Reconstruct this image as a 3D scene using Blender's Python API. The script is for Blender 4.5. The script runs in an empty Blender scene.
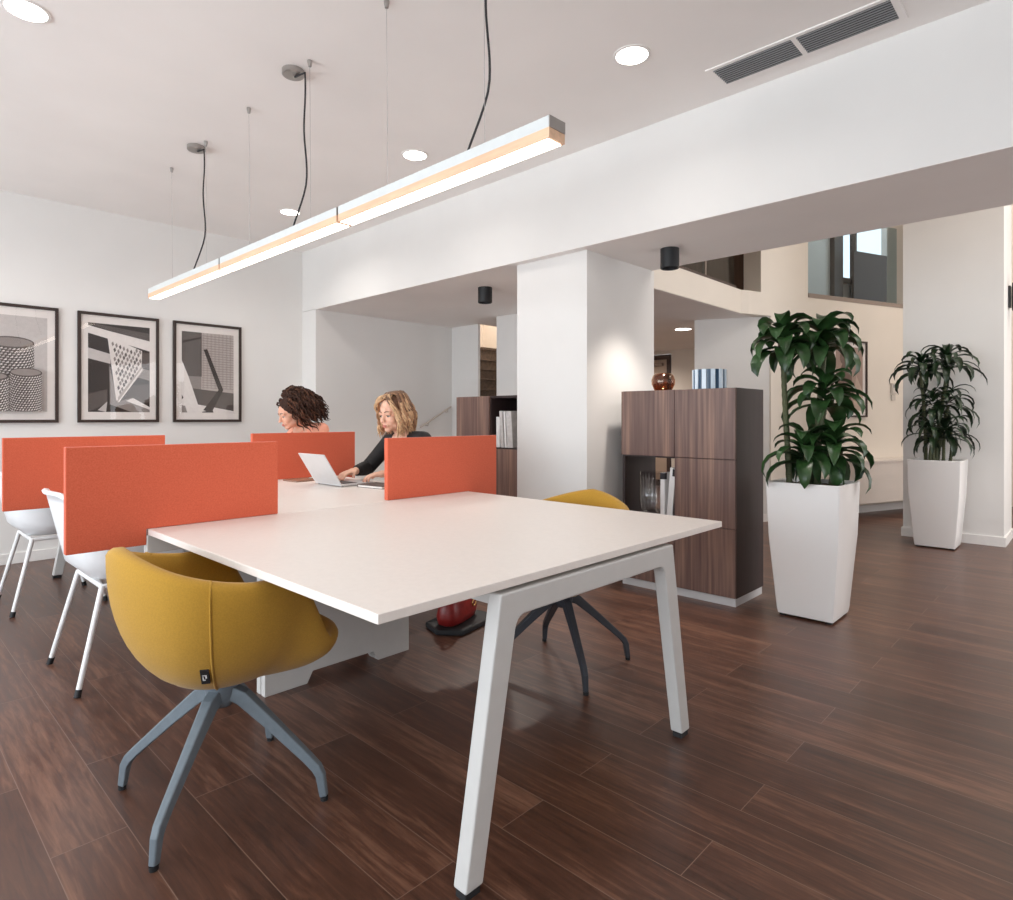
import bpy, bmesh, math, random
from mathutils import Vector, Matrix, noise
PI = math.pi
random.seed(7)
scene = bpy.context.scene
COL = scene.collection

# ------------------------------------------------------------------ mesh builder
class MB:
    def __init__(s):
        s.v = []; s.f = []; s.m = []
    def add(s, vs, fs, mi=0):
        o = len(s.v); s.v += [tuple(p) for p in vs]
        for f in fs:
            s.f.append([i + o for i in f]); s.m.append(mi)
        return s
    def box(s, x0, y0, z0, x1, y1, z1, mi=0):
        vs = [(x0,y0,z0),(x1,y0,z0),(x1,y1,z0),(x0,y1,z0),(x0,y0,z1),(x1,y0,z1),(x1,y1,z1),(x0,y1,z1)]
        return s.add(vs, [(0,3,2,1),(4,5,6,7),(0,1,5,4),(1,2,6,5),(2,3,7,6),(3,0,4,7)], mi)
    def prism(s, pts, off, mi=0):
        """closed polygon pts (3-D, planar) extruded by vector off"""
        n = len(pts); off = Vector(off)
        vs = [Vector(p) for p in pts] + [Vector(p) + off for p in pts]
        fs = [list(range(n))[::-1], list(range(n, 2*n))] + [(i, (i+1) % n, (i+1) % n + n, i + n) for i in range(n)]
        return s.add(vs, fs, mi)
    def tube(s, path, rad, n=8, mi=0, cap=True, up=None, flat=1.0, dome=False):
        path = [Vector(p) for p in path]
        if not hasattr(rad, '__len__'): rad = [rad] * len(path)
        rad = list(rad)
        if dome:
            a = (path[0] - path[1]).normalized(); b = (path[-1] - path[-2]).normalized()
            r0, r1 = rad[0], rad[-1]
            pre = [(path[0] + a*r0*k, r0*math.sqrt(max(0, 1-k*k))) for k in (.95, .7, .38)]
            post = [(path[-1] + b*r1*k, r1*math.sqrt(max(0, 1-k*k))) for k in (.38, .7, .95)]
            path = [p for p, _ in pre] + path + [p for p, _ in post]
            rad = [r for _, r in pre] + rad + [r for _, r in post]
        rings = []; prev = None
        for i, p in enumerate(path):
            t = (path[min(i+1, len(path)-1)] - path[max(i-1, 0)]).normalized()
            if prev is None:
                u = Vector(up) if up else (Vector((0,0,1)) if abs(t.z) < .9 else Vector((1,0,0)))
            else: u = prev
            u = u - t*u.dot(t)
            if u.length < 1e-6: u = t.orthogonal()
            u.normalize(); w = t.cross(u); prev = u
            rings.append([p + (u*math.cos(2*PI*k/n) + w*math.sin(2*PI*k/n)*flat)*rad[i] for k in range(n)])
        vs = [q for r in rings for q in r]; fs = []
        for i in range(len(rings)-1):
            for k in range(n):
                a = i*n+k; b = i*n+(k+1) % n
                fs.append((a, b, b+n, a+n))
        if cap:
            fs.append(list(range(n))[::-1]); fs.append(list(range((len(rings)-1)*n, len(rings)*n)))
        return s.add(vs, fs, mi)
    def lathe(s, prof, c=(0,0,0), n=32, mi=0, capb=True, capt=True, axis='z'):
        vs = []; fs = []
        for r, z in prof:
            for k in range(n):
                a = 2*PI*k/n
                vs.append((c[0]+r*math.cos(a), c[1]+r*math.sin(a), c[2]+z))
        for i in range(len(prof)-1):
            for k in range(n):
                a = i*n+k; b = i*n+(k+1) % n
                fs.append((a, b, b+n, a+n))
        if capb: fs.append(list(range(n))[::-1])
        if capt: fs.append(list(range((len(prof)-1)*n, len(prof)*n)))
        return s.add(vs, fs, mi)
    def ell(s, c, r, M=None, nu=16, nv=10, mi=0):
        c = Vector(c); vs = []; fs = []
        def q(x, y, z):
            p = Vector((x*r[0], y*r[1], z*r[2]))
            return c + (M @ p if M else p)
        vs.append(q(0,0,-1))
        for j in range(1, nv):
            b = -PI/2 + PI*j/nv
            for k in range(nu):
                a = 2*PI*k/nu
                vs.append(q(math.cos(b)*math.cos(a), math.cos(b)*math.sin(a), math.sin(b)))
        vs.append(q(0,0,1)); L = len(vs)-1
        for k in range(nu):
            fs.append((0, 1+(k+1) % nu, 1+k))
            fs.append((L, L-nu+k, L-nu+(k+1) % nu))
        for j in range(nv-2):
            for k in range(nu):
                a = 1+j*nu+k; b = 1+j*nu+(k+1) % nu
                fs.append((a, b, b+nu, a+nu))
        return s.add(vs, fs, mi)
    def grid(s, rows, mi=0, closed=False):
        n = len(rows[0]); vs = [p for r in rows for p in r]; fs = []
        for i in range(len(rows)-1):
            for k in range(n if closed else n-1):
                a = i*n+k; b = i*n+(k+1) % n
                fs.append((a, b, b+n, a+n))
        return s.add(vs, fs, mi)
    def xf(s, M, start=0):
        s.v[start:] = [tuple(M @ Vector(p)) for p in s.v[start:]]
        return s

def obj(name, mb, mats, parent=None, bevel=0, smooth=None, loc=None, fix=True, seg=2):
    me = bpy.data.meshes.new(name)
    me.from_pydata(mb.v, [], mb.f)
    if not isinstance(mats, (list, tuple)): mats = [mats]
    for m in mats: me.materials.append(m)
    me.polygons.foreach_set('material_index', mb.m)
    if fix:
        bm = bmesh.new(); bm.from_mesh(me)
        bmesh.ops.recalc_face_normals(bm, faces=bm.faces)
        bm.to_mesh(me); bm.free()
    me.update()
    if smooth is not None:
        me.polygons.foreach_set('use_smooth', [True]*len(me.polygons))
        if smooth > 0: me.set_sharp_from_angle(angle=smooth)
    o = bpy.data.objects.new(name, me); COL.objects.link(o)
    if parent: o.parent = parent
    if loc: o.location = loc
    if bevel:
        b = o.modifiers.new('bevel', 'BEVEL'); b.width = bevel; b.segments = seg; b.limit_method = 'ANGLE'; b.angle_limit = .6
        b.harden_normals = False
    return o

def tag(o, label, cat, group=None):
    o['label'] = label; o['category'] = cat
    if group: o['group'] = group
    return o
def thing(name, label, cat, loc=(0,0,0), rz=0, group=None):
    o = bpy.data.objects.new(name, None); COL.objects.link(o)
    o.empty_display_size = .1
    o.location = loc; o.rotation_euler = (0,0,rz)
    return tag(o, label, cat, group)
def struct(name, mb, m, smooth=None, bevel=0, parent=None):
    o = obj(name, mb, m, parent, smooth=smooth, bevel=bevel); o['kind'] = 'structure'
    return o
def dup(root, loc, rz, label, group=None):
    r = root.copy(); COL.objects.link(r); r.location = loc; r.rotation_euler = (0,0,rz)
    r['label'] = label
    if group: r['group'] = group
    for ch in list(root.children):
        c = ch.copy(); COL.objects.link(c); c.parent = r
        for g in list(ch.children):
            d = g.copy(); COL.objects.link(d); d.parent = c
    return r

# ------------------------------------------------------------------ materials
def lin(c):
    return tuple(((x/255)/12.92 if x/255 <= .04045 else ((x/255+.055)/1.055)**2.2) for x in c) + (1,)
def mat(name, c, rough=.5, metal=0, spec=.5, coat=0, var=0, vscale=20, bump=0, bscale=200, emit=None, estr=0, alpha=1, trans=0, ior=1.45, stretch=None, sheen=0, sub=0):
    m = bpy.data.materials.new(name); m.use_nodes = True
    nt = m.node_tree; p = nt.nodes['Principled BSDF']
    col = lin(c)
    p.inputs['Base Color'].default_value = col
    p.inputs['Roughness'].default_value = rough; p.inputs['Metallic'].default_value = metal
    p.inputs['Specular IOR Level'].default_value = spec; p.inputs['Coat Weight'].default_value = coat
    p.inputs['Coat Roughness'].default_value = .05
    p.inputs['Transmission Weight'].default_value = trans; p.inputs['IOR'].default_value = ior
    p.inputs['Sheen Weight'].default_value = sheen
    if sub:
        p.inputs['Subsurface Weight'].default_value = sub; p.inputs['Subsurface Radius'].default_value = (.012,.005,.003)
    if emit:
        p.inputs['Emission Color'].default_value = lin(emit); p.inputs['Emission Strength'].default_value = estr
    tc = nt.nodes.new('ShaderNodeTexCoord'); src = tc.outputs['Object']
    if stretch:
        mp = nt.nodes.new('ShaderNodeMapping'); mp.inputs['Scale'].default_value = stretch
        nt.links.new(src, mp.inputs['Vector']); src = mp.outputs['Vector']
    nz = nt.nodes.new('ShaderNodeTexNoise'); nz.inputs['Scale'].default_value = vscale; nz.inputs['Detail'].default_value = 4
    nt.links.new(src, nz.inputs['Vector'])
    rp = nt.nodes.new('ShaderNodeValToRGB')
    rp.color_ramp.elements[0].position = .35; rp.color_ramp.elements[1].position = .65
    v = max(var, .015)
    rp.color_ramp.elements[0].color = tuple(x*(1-v) for x in col[:3])+(1,)
    rp.color_ramp.elements[1].color = tuple(min(1, x*(1+v)) for x in col[:3])+(1,)
    nt.links.new(nz.outputs['Fac'], rp.inputs['Fac']); nt.links.new(rp.outputs['Color'], p.inputs['Base Color'])
    if bump:
        n2 = nt.nodes.new('ShaderNodeTexNoise'); n2.inputs['Scale'].default_value = bscale; n2.inputs['Detail'].default_value = 3
        nt.links.new(src, n2.inputs['Vector'])
        b = nt.nodes.new('ShaderNodeBump'); b.inputs['Strength'].default_value = bump; b.inputs['Distance'].default_value = .002
        nt.links.new(n2.outputs['Fac'], b.inputs['Height']); nt.links.new(b.outputs['Normal'], p.inputs['Normal'])
    return m

M = {}
M['wall'] = mat('white_paint', (227,225,222), .65, var=.01, vscale=2, bump=.03, bscale=300)
M['ceil'] = mat('ceiling_paint', (248,244,241), .8, var=.01, vscale=2)
M['warmwall'] = mat('warm_paint', (232,224,213), .7, var=.01, vscale=2)
M['base'] = mat('baseboard_paint', (238,235,232), .45)
M['laminate'] = mat('white_laminate', (236,228,221), .38, var=.01, vscale=60)
M['whitemetal'] = mat('white_powder_coat', (198,196,193), .4, var=.01)
M['plastic'] = mat('white_shell_plastic', (236,238,240), .3)
M['tube'] = mat('white_tube', (238,238,238), .3)
M['blackrub'] = mat('black_rubber', (28,28,30), .6)
M['black'] = mat('black_metal', (30,31,33), .45)
M['base_lit'] = mat('cool_lit_cast', (98,108,116), .5, var=.04, vscale=60)  # near chair's charcoal base metal, with cool light put into its colour
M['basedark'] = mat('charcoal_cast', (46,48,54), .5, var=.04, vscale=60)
M['steel'] = mat('brushed_steel', (168,164,160), .3, metal=.9)
M['alu'] = mat('silver_metal', (214,216,218), .35, metal=.35)
M['frame'] = mat('dark_frame', (48,36,32), .45)
M['mount'] = mat('picture_mount', (228,221,216), .7)
M['walnutdark'] = mat('dark_melamine', (46,33,33), .5, var=.1, vscale=6, stretch=(8,8,.6))
M['plinth'] = mat('light_plinth', (205,205,206), .4)
M['soil'] = mat('bark_soil', (86,74,62), .9, var=.5, vscale=120, bump=1, bscale=150)
M['stem'] = mat('plant_stem', (74,78,52), .7, var=.3, vscale=60, stretch=(1,1,6))
M['leaf'] = mat('dracaena_leaf', (36,64,30), .32, var=.45, vscale=9, spec=.5)
M['leafdark'] = mat('dark_dracaena_leaf', (24,42,22), .35, var=.35, vscale=9)
M['pot'] = mat('glossy_white_planter', (246,244,242), .25, coat=.25, var=0, vscale=1)
M['skin'] = mat('skin', (226,176,150), .5, sub=.12, var=.04, vscale=30)
M['skin2'] = mat('skin_tan', (218,164,138), .5, sub=.12, var=.04, vscale=30)
M['blouse'] = mat('black_blouse', (24,23,24), .75, var=.2, vscale=30, bump=.3, bscale=80)
M['coral'] = mat('coral_blouse', (232,158,132), .8, var=.06, vscale=30)
M['trouser'] = mat('dark_trousers', (36,37,44), .8)
M['hairA'] = mat('blonde_hair', (150,110,78), .55, var=.2, vscale=60)
M['hairB'] = mat('honey_hair', (196,158,118), .5, var=.2, vscale=60)
M['hairC'] = mat('brown_hair_root', (100,70,50), .6, var=.25, vscale=60)
M['curl'] = mat('dark_curly_hair', (52,34,27), .75, spec=.2, var=.3, vscale=80)
M['curl2'] = mat('brown_curly_hair', (78,50,37), .75, spec=.2, var=.3, vscale=80)
M['lip'] = mat('lips', (200,116,102), .4)
M['brow'] = mat('eyebrow', (96,66,50), .7)
M['eye'] = mat('eye_white', (225,220,215), .2)
M['iris'] = mat('dark_iris', (45,34,28), .2)
M['key'] = mat('laptop_keys', (60,60,64), .5)
M['screen'] = mat('laptop_screen', (38,42,50), .15)
M['note'] = mat('grey_cover', (86,76,70), .6)
M['paper'] = mat('paper', (240,238,234), .7)
M['brownnote'] = mat('brown_cover', (150,104,80), .6)
M['book_w'] = mat('white_spine', (226,225,224), .6)
M['book_b'] = mat('black_spine', (34,30,34), .55)
M['book_g'] = mat('grey_spine', (190,186,184), .6, var=.1, vscale=30)
M['redbag'] = mat('red_leather', (128,28,26), .35, var=.15, vscale=40, bump=.3, bscale=120)
M['gold'] = mat('gold_ring', (232,190,120), .2, metal=1)
M['brownwood'] = mat('brown_panel', (124,100,84), .6, var=.1, vscale=5, stretch=(6,6,.6))
M['stairwood'] = mat('stair_wood', (84,70,60), .6, var=.2, vscale=5, stretch=(6,.8,6))
M['darkbrown'] = mat('dark_brown_panel', (72,58,54), .5, var=.05)
M['greyslab'] = mat('grey_trim', (146,132,122), .6)
M['vent_dark'] = mat('vent_shadow', (34,34,36), .8)
M['vent'] = mat('vent_grey', (140,141,142), .45)
M['wood'] = mat('pale_wood', (226,184,150), .5, var=.08, vscale=8, stretch=(8,.7,8))
M['cord'] = mat('black_cord', (34,32,34), .6)
M['wire'] = mat('steel_wire', (176,170,168), .4, metal=.3)
M['stripe_l'] = mat('pale_blue_stripe', (206,222,236), .25)
M['stripe_d'] = mat('slate_blue_stripe', (44,68,92), .25)
M['channel'] = mat('pale_grey_channel', (206,210,210), .4)
M['diff'] = mat('lit_diffuser', (255,250,244), .5, emit=(255,243,228), estr=3.2)
M['dl'] = mat('lit_downlight', (255,252,248), .5, emit=(255,246,236), estr=9)
M['tagw'] = mat('tag_white', (225,225,225), .6)
M['thermo'] = mat('thermostat_plastic', (205,198,190), .5)
M['rail'] = mat('pale_rail_paint', (196,184,174), .5)
M['doorbeige'] = mat('beige_door', (196,176,158), .5)
M['darkpanel'] = mat('very_dark_panel', (50,40,37), .6, var=.05)
M['winframe'] = mat('window_frame_dark', (58,50,46), .5)

def glass(name, tint, rough=0.0, fac=.12, glossc=(1,1,1,1), ior=1.5):
    m = bpy.data.materials.new(name); m.use_nodes = True; nt = m.node_tree; nt.nodes.clear()
    o = nt.nodes.new('ShaderNodeOutputMaterial'); mx = nt.nodes.new('ShaderNodeMixShader')
    t = nt.nodes.new('ShaderNodeBsdfTransparent'); t.inputs[0].default_value = tint
    g = nt.nodes.new('ShaderNodeBsdfGlossy'); g.inputs['Roughness'].default_value = rough; g.inputs['Color'].default_value = glossc
    f = nt.nodes.new('ShaderNodeFresnel'); f.inputs[0].default_value = ior
    ma = nt.nodes.new('ShaderNodeMath'); ma.operation = 'ADD'; ma.inputs[1].default_value = fac; ma.use_clamp = True
    ge = nt.nodes.new('ShaderNodeNewGeometry'); iv = nt.nodes.new('ShaderNodeMath'); iv.operation = 'SUBTRACT'; iv.inputs[0].default_value = 1
    mu = nt.nodes.new('ShaderNodeMath'); mu.operation = 'MULTIPLY'
    nt.links.new(ge.outputs['Backfacing'], iv.inputs[1]); nt.links.new(ma.outputs[0], mu.inputs[0]); nt.links.new(iv.outputs[0], mu.inputs[1])
    nt.links.new(f.outputs[0], ma.inputs[0]); nt.links.new(mu.outputs[0], mx.inputs[0])
    nt.links.new(t.outputs[0], mx.inputs[1]); nt.links.new(g.outputs[0], mx.inputs[2])
    nt.links.new(mx.outputs[0], o.inputs[0])
    return m
M['glass'] = glass('balustrade_glass', (.74,.81,.83,1), 0, .02, (1,1,1,1), 1.18)
M['clear'] = glass('ribbed_clear_glass', (.93,.93,.93,1), .02, .05)
M['amber'] = glass('amber_glass', (.66,.42,.24,1), .03, .05, (1,.85,.7,1))
M['picglass'] = glass('picture_glass', (1,1,1,1), .0, .01)

def felt():
    m = mat('orange_felt', (206,80,50), .95, var=.0, sheen=.2)
    nt = m.node_tree; p = nt.nodes['Principled BSDF']
    tc = nt.nodes.new('ShaderNodeTexCoord')
    n1 = nt.nodes.new('ShaderNodeTexNoise'); n1.inputs['Scale'].default_value = 190; n1.inputs['Detail'].default_value = 6; n1.inputs['Roughness'].default_value = .7
    nt.links.new(tc.outputs['Object'], n1.inputs['Vector'])
    r = nt.nodes.new('ShaderNodeValToRGB')
    r.color_ramp.elements[0].position = .32; r.color_ramp.elements[1].position = .68
    r.color_ramp.elements[0].color = lin((196,78,50)); r.color_ramp.elements[1].color = lin((214,98,68))
    nt.links.new(n1.outputs['Fac'], r.inputs['Fac']); nt.links.new(r.outputs['Color'], p.inputs['Base Color'])
    b = nt.nodes.new('ShaderNodeBump'); b.inputs['Strength'].default_value = .15; b.inputs['Distance'].default_value = .001
    nt.links.new(n1.outputs['Fac'], b.inputs['Height']); nt.links.new(b.outputs['Normal'], p.inputs['Normal'])
    return m
M['felt'] = felt()
M['yellow'] = mat('mustard_wool', (176,130,38), .9, var=.06, vscale=220, bump=.25, bscale=420, sheen=.15)

def walnut():
    m = mat('walnut_veneer', (112,84,74), .45)
    nt = m.node_tree; p = nt.nodes['Principled BSDF']
    tc = nt.nodes.new('ShaderNodeTexCoord'); mp = nt.nodes.new('ShaderNodeMapping')
    mp.inputs['Scale'].default_value = (1, 1, .03)
    nt.links.new(tc.outputs['Object'], mp.inputs['Vector'])
    n1 = nt.nodes.new('ShaderNodeTexNoise'); n1.inputs['Scale'].default_value = 55; n1.inputs['Detail'].default_value = 4
    n2 = nt.nodes.new('ShaderNodeTexNoise'); n2.inputs['Scale'].default_value = 14; n2.inputs['Detail'].default_value = 2
    nt.links.new(mp.outputs['Vector'], n1.inputs['Vector']); nt.links.new(mp.outputs['Vector'], n2.inputs['Vector'])
    r = nt.nodes.new('ShaderNodeValToRGB')
    e = r.color_ramp.elements
    e[0].position = .3; e[0].color = lin((78,56,52)); e[1].position = .72; e[1].color = lin((150,116,98))
    k = r.color_ramp.elements.new(.5); k.color = lin((108,82,74))
    mx = nt.nodes.new('ShaderNodeMath'); mx.operation = 'MULTIPLY_ADD'; mx.inputs[1].default_value = .6; 
    m2 = nt.nodes.new('ShaderNodeMath'); m2.operation = 'MULTIPLY'; m2.inputs[1].default_value = .4
    nt.links.new(n2.outputs['Fac'], m2.inputs[0]); nt.links.new(n1.outputs['Fac'], mx.inputs[0]); nt.links.new(m2.outputs[0], mx.inputs[2])
    nt.links.new(mx.outputs[0], r.inputs['Fac']); nt.links.new(r.outputs['Color'], p.inputs['Base Color'])
    return m
M['walnut'] = walnut()

def floor_mat():
    m = bpy.data.materials.new('dark_oak_planks'); m.use_nodes = True; nt = m.node_tree; p = nt.nodes['Principled BSDF']
    tc = nt.nodes.new('ShaderNodeTexCoord'); sp = nt.nodes.new('ShaderNodeSeparateXYZ'); cb = nt.nodes.new('ShaderNodeCombineXYZ')
    nt.links.new(tc.outputs['Object'], sp.inputs[0])
    nt.links.new(sp.outputs['Y'], cb.inputs['X']); nt.links.new(sp.outputs['X'], cb.inputs['Y'])
    br = nt.nodes.new('ShaderNodeTexBrick'); br.inputs['Scale'].default_value = 1
    br.inputs['Brick Width'].default_value = 1.22; br.inputs['Row Height'].default_value = .18; br.inputs['Mortar Size'].default_value = .0013
    br.inputs['Mortar Smooth'].default_value = .3; br.offset = .37; br.offset_frequency = 2
    br.inputs['Color1'].default_value = (0,0,0,1); br.inputs['Color2'].default_value = (1,1,1,1); br.inputs['Mortar'].default_value = (.5,.5,.5,1)
    nt.links.new(cb.outputs[0], br.inputs['Vector'])
    # per-plank random offset for the grain
    ad = nt.nodes.new('ShaderNodeVectorMath'); ad.operation = 'MULTIPLY_ADD'
    ad.inputs[1].default_value = (7,13,5)
    nt.links.new(br.outputs['Color'], ad.inputs[0]); nt.links.new(tc.outputs['Object'], ad.inputs[2])
    mp = nt.nodes.new('ShaderNodeMapping'); mp.inputs['Scale'].default_value = (1,.08,1)
    nt.links.new(ad.outputs[0], mp.inputs['Vector'])
    n1 = nt.nodes.new('ShaderNodeTexNoise'); n1.inputs['Scale'].default_value = 55; n1.inputs['Detail'].default_value = 7; n1.inputs['Roughness'].default_value = .62; n1.inputs['Distortion'].default_value = .6
    n2 = nt.nodes.new('ShaderNodeTexNoise'); n2.inputs['Scale'].default_value = 7; n2.inputs['Detail'].default_value = 3; n2.inputs['Distortion'].default_value = 1.2
    nt.links.new(mp.outputs['Vector'], n1.inputs['Vector']); nt.links.new(mp.outputs['Vector'], n2.inputs['Vector'])
    a = nt.nodes.new('ShaderNodeMath'); a.operation = 'MULTIPLY_ADD'; a.inputs[1].default_value = .55
    b = nt.nodes.new('ShaderNodeMath'); b.operation = 'MULTIPLY'; b.inputs[1].default_value = .33
    c = nt.nodes.new('ShaderNodeMath'); c.operation = 'MULTIPLY_ADD'; c.inputs[1].default_value = .10
    nt.links.new(n2.outputs['Fac'], b.inputs[0]); nt.links.new(br.outputs['Color'], c.inputs[0]); nt.links.new(b.outputs[0], c.inputs[2])
    nt.links.new(n1.outputs['Fac'], a.inputs[0]); nt.links.new(c.outputs[0], a.inputs[2])
    r = nt.nodes.new('ShaderNodeValToRGB'); e = r.color_ramp.elements
    e[0].position = .3; e[0].color = lin((50,31,24)); e[1].position = .72; e[1].color = lin((140,98,76))
    k = e.new(.5); k.color = lin((83,52,39))
    nt.links.new(a.outputs[0], r.inputs['Fac'])
    mx = nt.nodes.new('ShaderNodeMix'); mx.data_type = 'RGBA'
    nt.links.new(br.outputs['Fac'], mx.inputs['Factor']); nt.links.new(r.outputs['Color'], mx.inputs['A']); mx.inputs['B'].default_value = lin((122,96,82))
    nt.links.new(mx.outputs['Result'], p.inputs['Base Color'])
    rr = nt.nodes.new('ShaderNodeMapRange'); rr.inputs['To Min'].default_value = .26; rr.inputs['To Max'].default_value = .44
    nt.links.new(n1.outputs['Fac'], rr.inputs['Value']); nt.links.new(rr.outputs['Result'], p.inputs['Roughness'])
    bp = nt.nodes.new('ShaderNodeBump'); bp.inputs['Strength'].default_value = .15; bp.inputs['Distance'].default_value = .002
    nt.links.new(n1.outputs['Fac'], bp.inputs['Height']); nt.links.new(bp.outputs['Normal'], p.inputs['Normal'])
    p.inputs['Specular IOR Level'].default_value = .65
    return m
M['floor'] = floor_mat()

# ------------------------------------------------------------------ setting
XL, YB = -3.2, -2.8            # left (window) wall and the wall behind
YP = 6.23                      # picture wall
XBM, ZS, ZC = 3.355, 2.29, 2.93
XV = 4.27                      # far edge of the low soffit
XFAR, ZV = 10.4, 5.2

struct('floor', MB().box(XL-.2, YB-.2, -.1, XFAR+.2, 8.2, 0), M['floor'])
struct('ceiling', MB().box(XL-.2, YB-.2, ZC, XBM+.06, YP+.05, ZC+.12), M['ceil'])
struct('wall_pictures', MB().box(XL-.2, YP, 0, XBM+.0, YP+.15, ZC), M['wall'])
struct('wall_behind', MB().box(XL-.2, YB-.15, 0, XFAR+.2, YB, ZV), M['wall'])
# left wall with two large windows
wl = MB()
for (y0, y1, z0, z1) in ((YB, -1.6, 0, ZC), (-1.6, 5.6, 0, .25), (-1.6, 5.6, 2.65, ZC), (1.75, 2.05, .25, 2.65), (5.6, YP, 0, ZC)):
    wl.box(XL-.2, y0, z0, XL, y1, z1)
struct('wall_left', wl, M['wall'])
for i, (y0, y1) in enumerate(((-1.6, 1.75), (2.05, 5.6))):
    w = MB()
    for (a, b, c, d) in ((y0, y0+.06, .25, 2.65), (y1-.06, y1, .25, 2.65), (y0, y1, .25, .31), (y0, y1, 2.59, 2.65), ((y0+y1)/2-.03, (y0+y1)/2+.03, .31, 2.59)):
        w.box(XL-.14, a, c, XL-.08, b, d)
    struct('window_%d' % (i+1), w, M['winframe'])
# beam over the opening, its soffit, and the stub by the picture wall
struct('wall_beam', MB().box(XBM, YB, ZS, XV, YP+.05, ZC+.1), M['wall'])
struct('ceiling_soffit', MB().box(XBM+.002, YB, ZS-.004, XV-.002, 5.95, ZS), M['ceil'])
struct('ceiling_alcove', MB().box(XV, 2.86, ZS-.004, 10.2, 5.47, ZS-.001).box(XV, 5.47, ZS-.004, 5.27, 5.95, ZS-.001).box(7.2, 5.47, ZS-.004, 10.2, 7.3, ZS-.001), M['ceil'])
struct('wall_alcove', MB().box(XBM, 5.95, 0, 5.42, 6.23, ZS-.004), M['wall'])
struct('wall_stairwell', MB().box(5.24, 5.47, 0, 5.275, 7.3, 4.2), M['wall'])
struct('wall_pier', MB().box(5.0, 4.25, 0, 5.22, 4.92, ZS-.004), M['wall'])
struct('wall_column', MB().box(3.43, 2.52, 0, 4.30, 3.16, ZS-.004), M['wall'])
# baseboards
bb = MB(); bb.box(XL, YP-.014, 0, XBM, YP, .085)
struct('baseboard_pictures', bb, M['base'], bevel=.003)
struct('baseboard_beam', MB().box(XBM-.012, 5.95, 0, XBM, YP-.014, .085), M['base'])
# upper-floor slab edge of the mezzanine over the far room, turning into the angled wall
def L(p, q, t): return (p[0]+(q[0]-p[0])*t, p[1]+(q[1]-p[1])*t)
C = (6.78, 2.81); D = (.931, -.365); N = (-.365, -.931)
def aw(s, d=0, z=0):                                 # point on the angled wall: s metres along it, d metres in front of it
    return (C[0]+D[0]*s+N[0]*d, C[1]+D[1]*s+N[1]*d, z)
sl = MB()
sl.prism([(XV, 2.85, 2.2895), (C[0]-.10, 2.85, 2.2895), aw(.0, .006, 2.2895), aw(.06, 0, 2.2895), aw(.04, -.6, 2.2895), (XV, 3.3, 2.2895)], (0,0,.2555))
struct('trim_slab_edge', sl, M['warmwall'])
def awbox(mb, s0, s1, d0, d1, z0, z1):
    mb.prism([aw(s0,d0,z0), aw(s1,d0,z0), aw(s1,d1,z0), aw(s0,d1,z0)], (0,0,z1-z0)); return mb
an = MB()
awbox(an, .34, 3.9, -.25, 0, 0, 2.29)
awbox(an, .05, 3.9, -.25, 0, 2.29, 2.545)
awbox(an, .19, .93, -.25, 0, 2.545, ZV)
awbox(an, 2.71, 3.9, -.25, 0, 2.545, ZV)
awbox(an, .93, 2.71, -.25, 0, 4.2, ZV)
struct('wall_angled', an, M['warmwall'])
# white partition under the mezzanine
A1, B1 = (6.78, 3.44), (7.09, 2.70)
pw = MB(); pw.prism([(A1[0],A1[1],0), (B1[0],B1[1],0), (B1[0]+.12,B1[1]+.04,0), (A1[0]+.12,A1[1]+.04,0)], (0,0,2.286))
struct('wall_partition', pw, M['wall'])
# pier beside the far planter
struct('wall_far_pier', MB().box(7.1, .64, 0, 7.75, 1.415, ZV), M['wall'])
b2 = MB().box(7.086, .626, 0, 7.1, 1.429, .085); b2.box(7.1, .626, 0, 7.75, .64, .085); b2.box(7.1, 1.415, 0, 7.75, 1.429, .085)
struct('baseboard_far_pier', b2, M['base'])
ba = MB(); awbox(ba, .1, 3.8, 0, .013, 0, .085)
struct('baseboard_angled', ba, M['base'])
struct('wall_far_right', MB().box(XFAR, YB, 0, XFAR+.15, 1.5, ZV), M['warmwall'])
struct('wall_beyond', MB().box(7.9, -.6, 0, 8.05, .64, ZV), M['warmwall'])
struct('ceiling_void', MB().box(XV-.1, YB, ZV, 14, 8.2, ZV+.1), M['ceil'])
struct('wall_above_beam', MB().box(XV-.12, YB, ZC, XV-.02, 8.2, ZV), M['warmwall'])
# rear walls of the ground floor under the mezzanine
struct('wall_rear', MB().box(5.42, 7.3, 0, XFAR, 7.45, ZV), M['warmwall'])
struct('wall_door_side', MB().box(9.5, 2.0, 0, 9.65, 5.24, 2.286), M['warmwall'])
struct('wall_door_end', MB().box(9.5, 5.94, 0, 9.65, 7.3, 2.286), M['warmwall'])
struct('wall_door_head', MB().box(9.5, 5.24, 2.23, 9.65, 5.94, 2.286), M['warmwall'])
dr = thing('door_1', 'dark framed glazed door at the back under the mezzanine', 'door', (9.52, 5.59, 0)); 
del dr['label']; del dr['category']; dr['kind'] = 'structure'
d = MB()
for (a, b, z0, z1) in ((-.34,-.27,0,2.22), (.27,.34,0,2.22), (-.27,.27,2.14,2.22), (-.27,.27,0,.1)): d.box(-.03, a, z0, .03, b, z1)
obj('door_frame', d, M['darkbrown'], dr)
obj('door_leaf', MB().box(-.005, -.26, .1, .01, .26, 2.14), M['doorbeige'], dr)
obj('door_closer', MB().box(-.06, -.2, 2.03, -.006, .06, 2.09), M['greyslab'], dr, bevel=.004)
obj('door_handle', MB().tube([(-.05,-.2,1.0),(-.05,-.2,1.25)], .01), M['steel'], dr)
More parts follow.
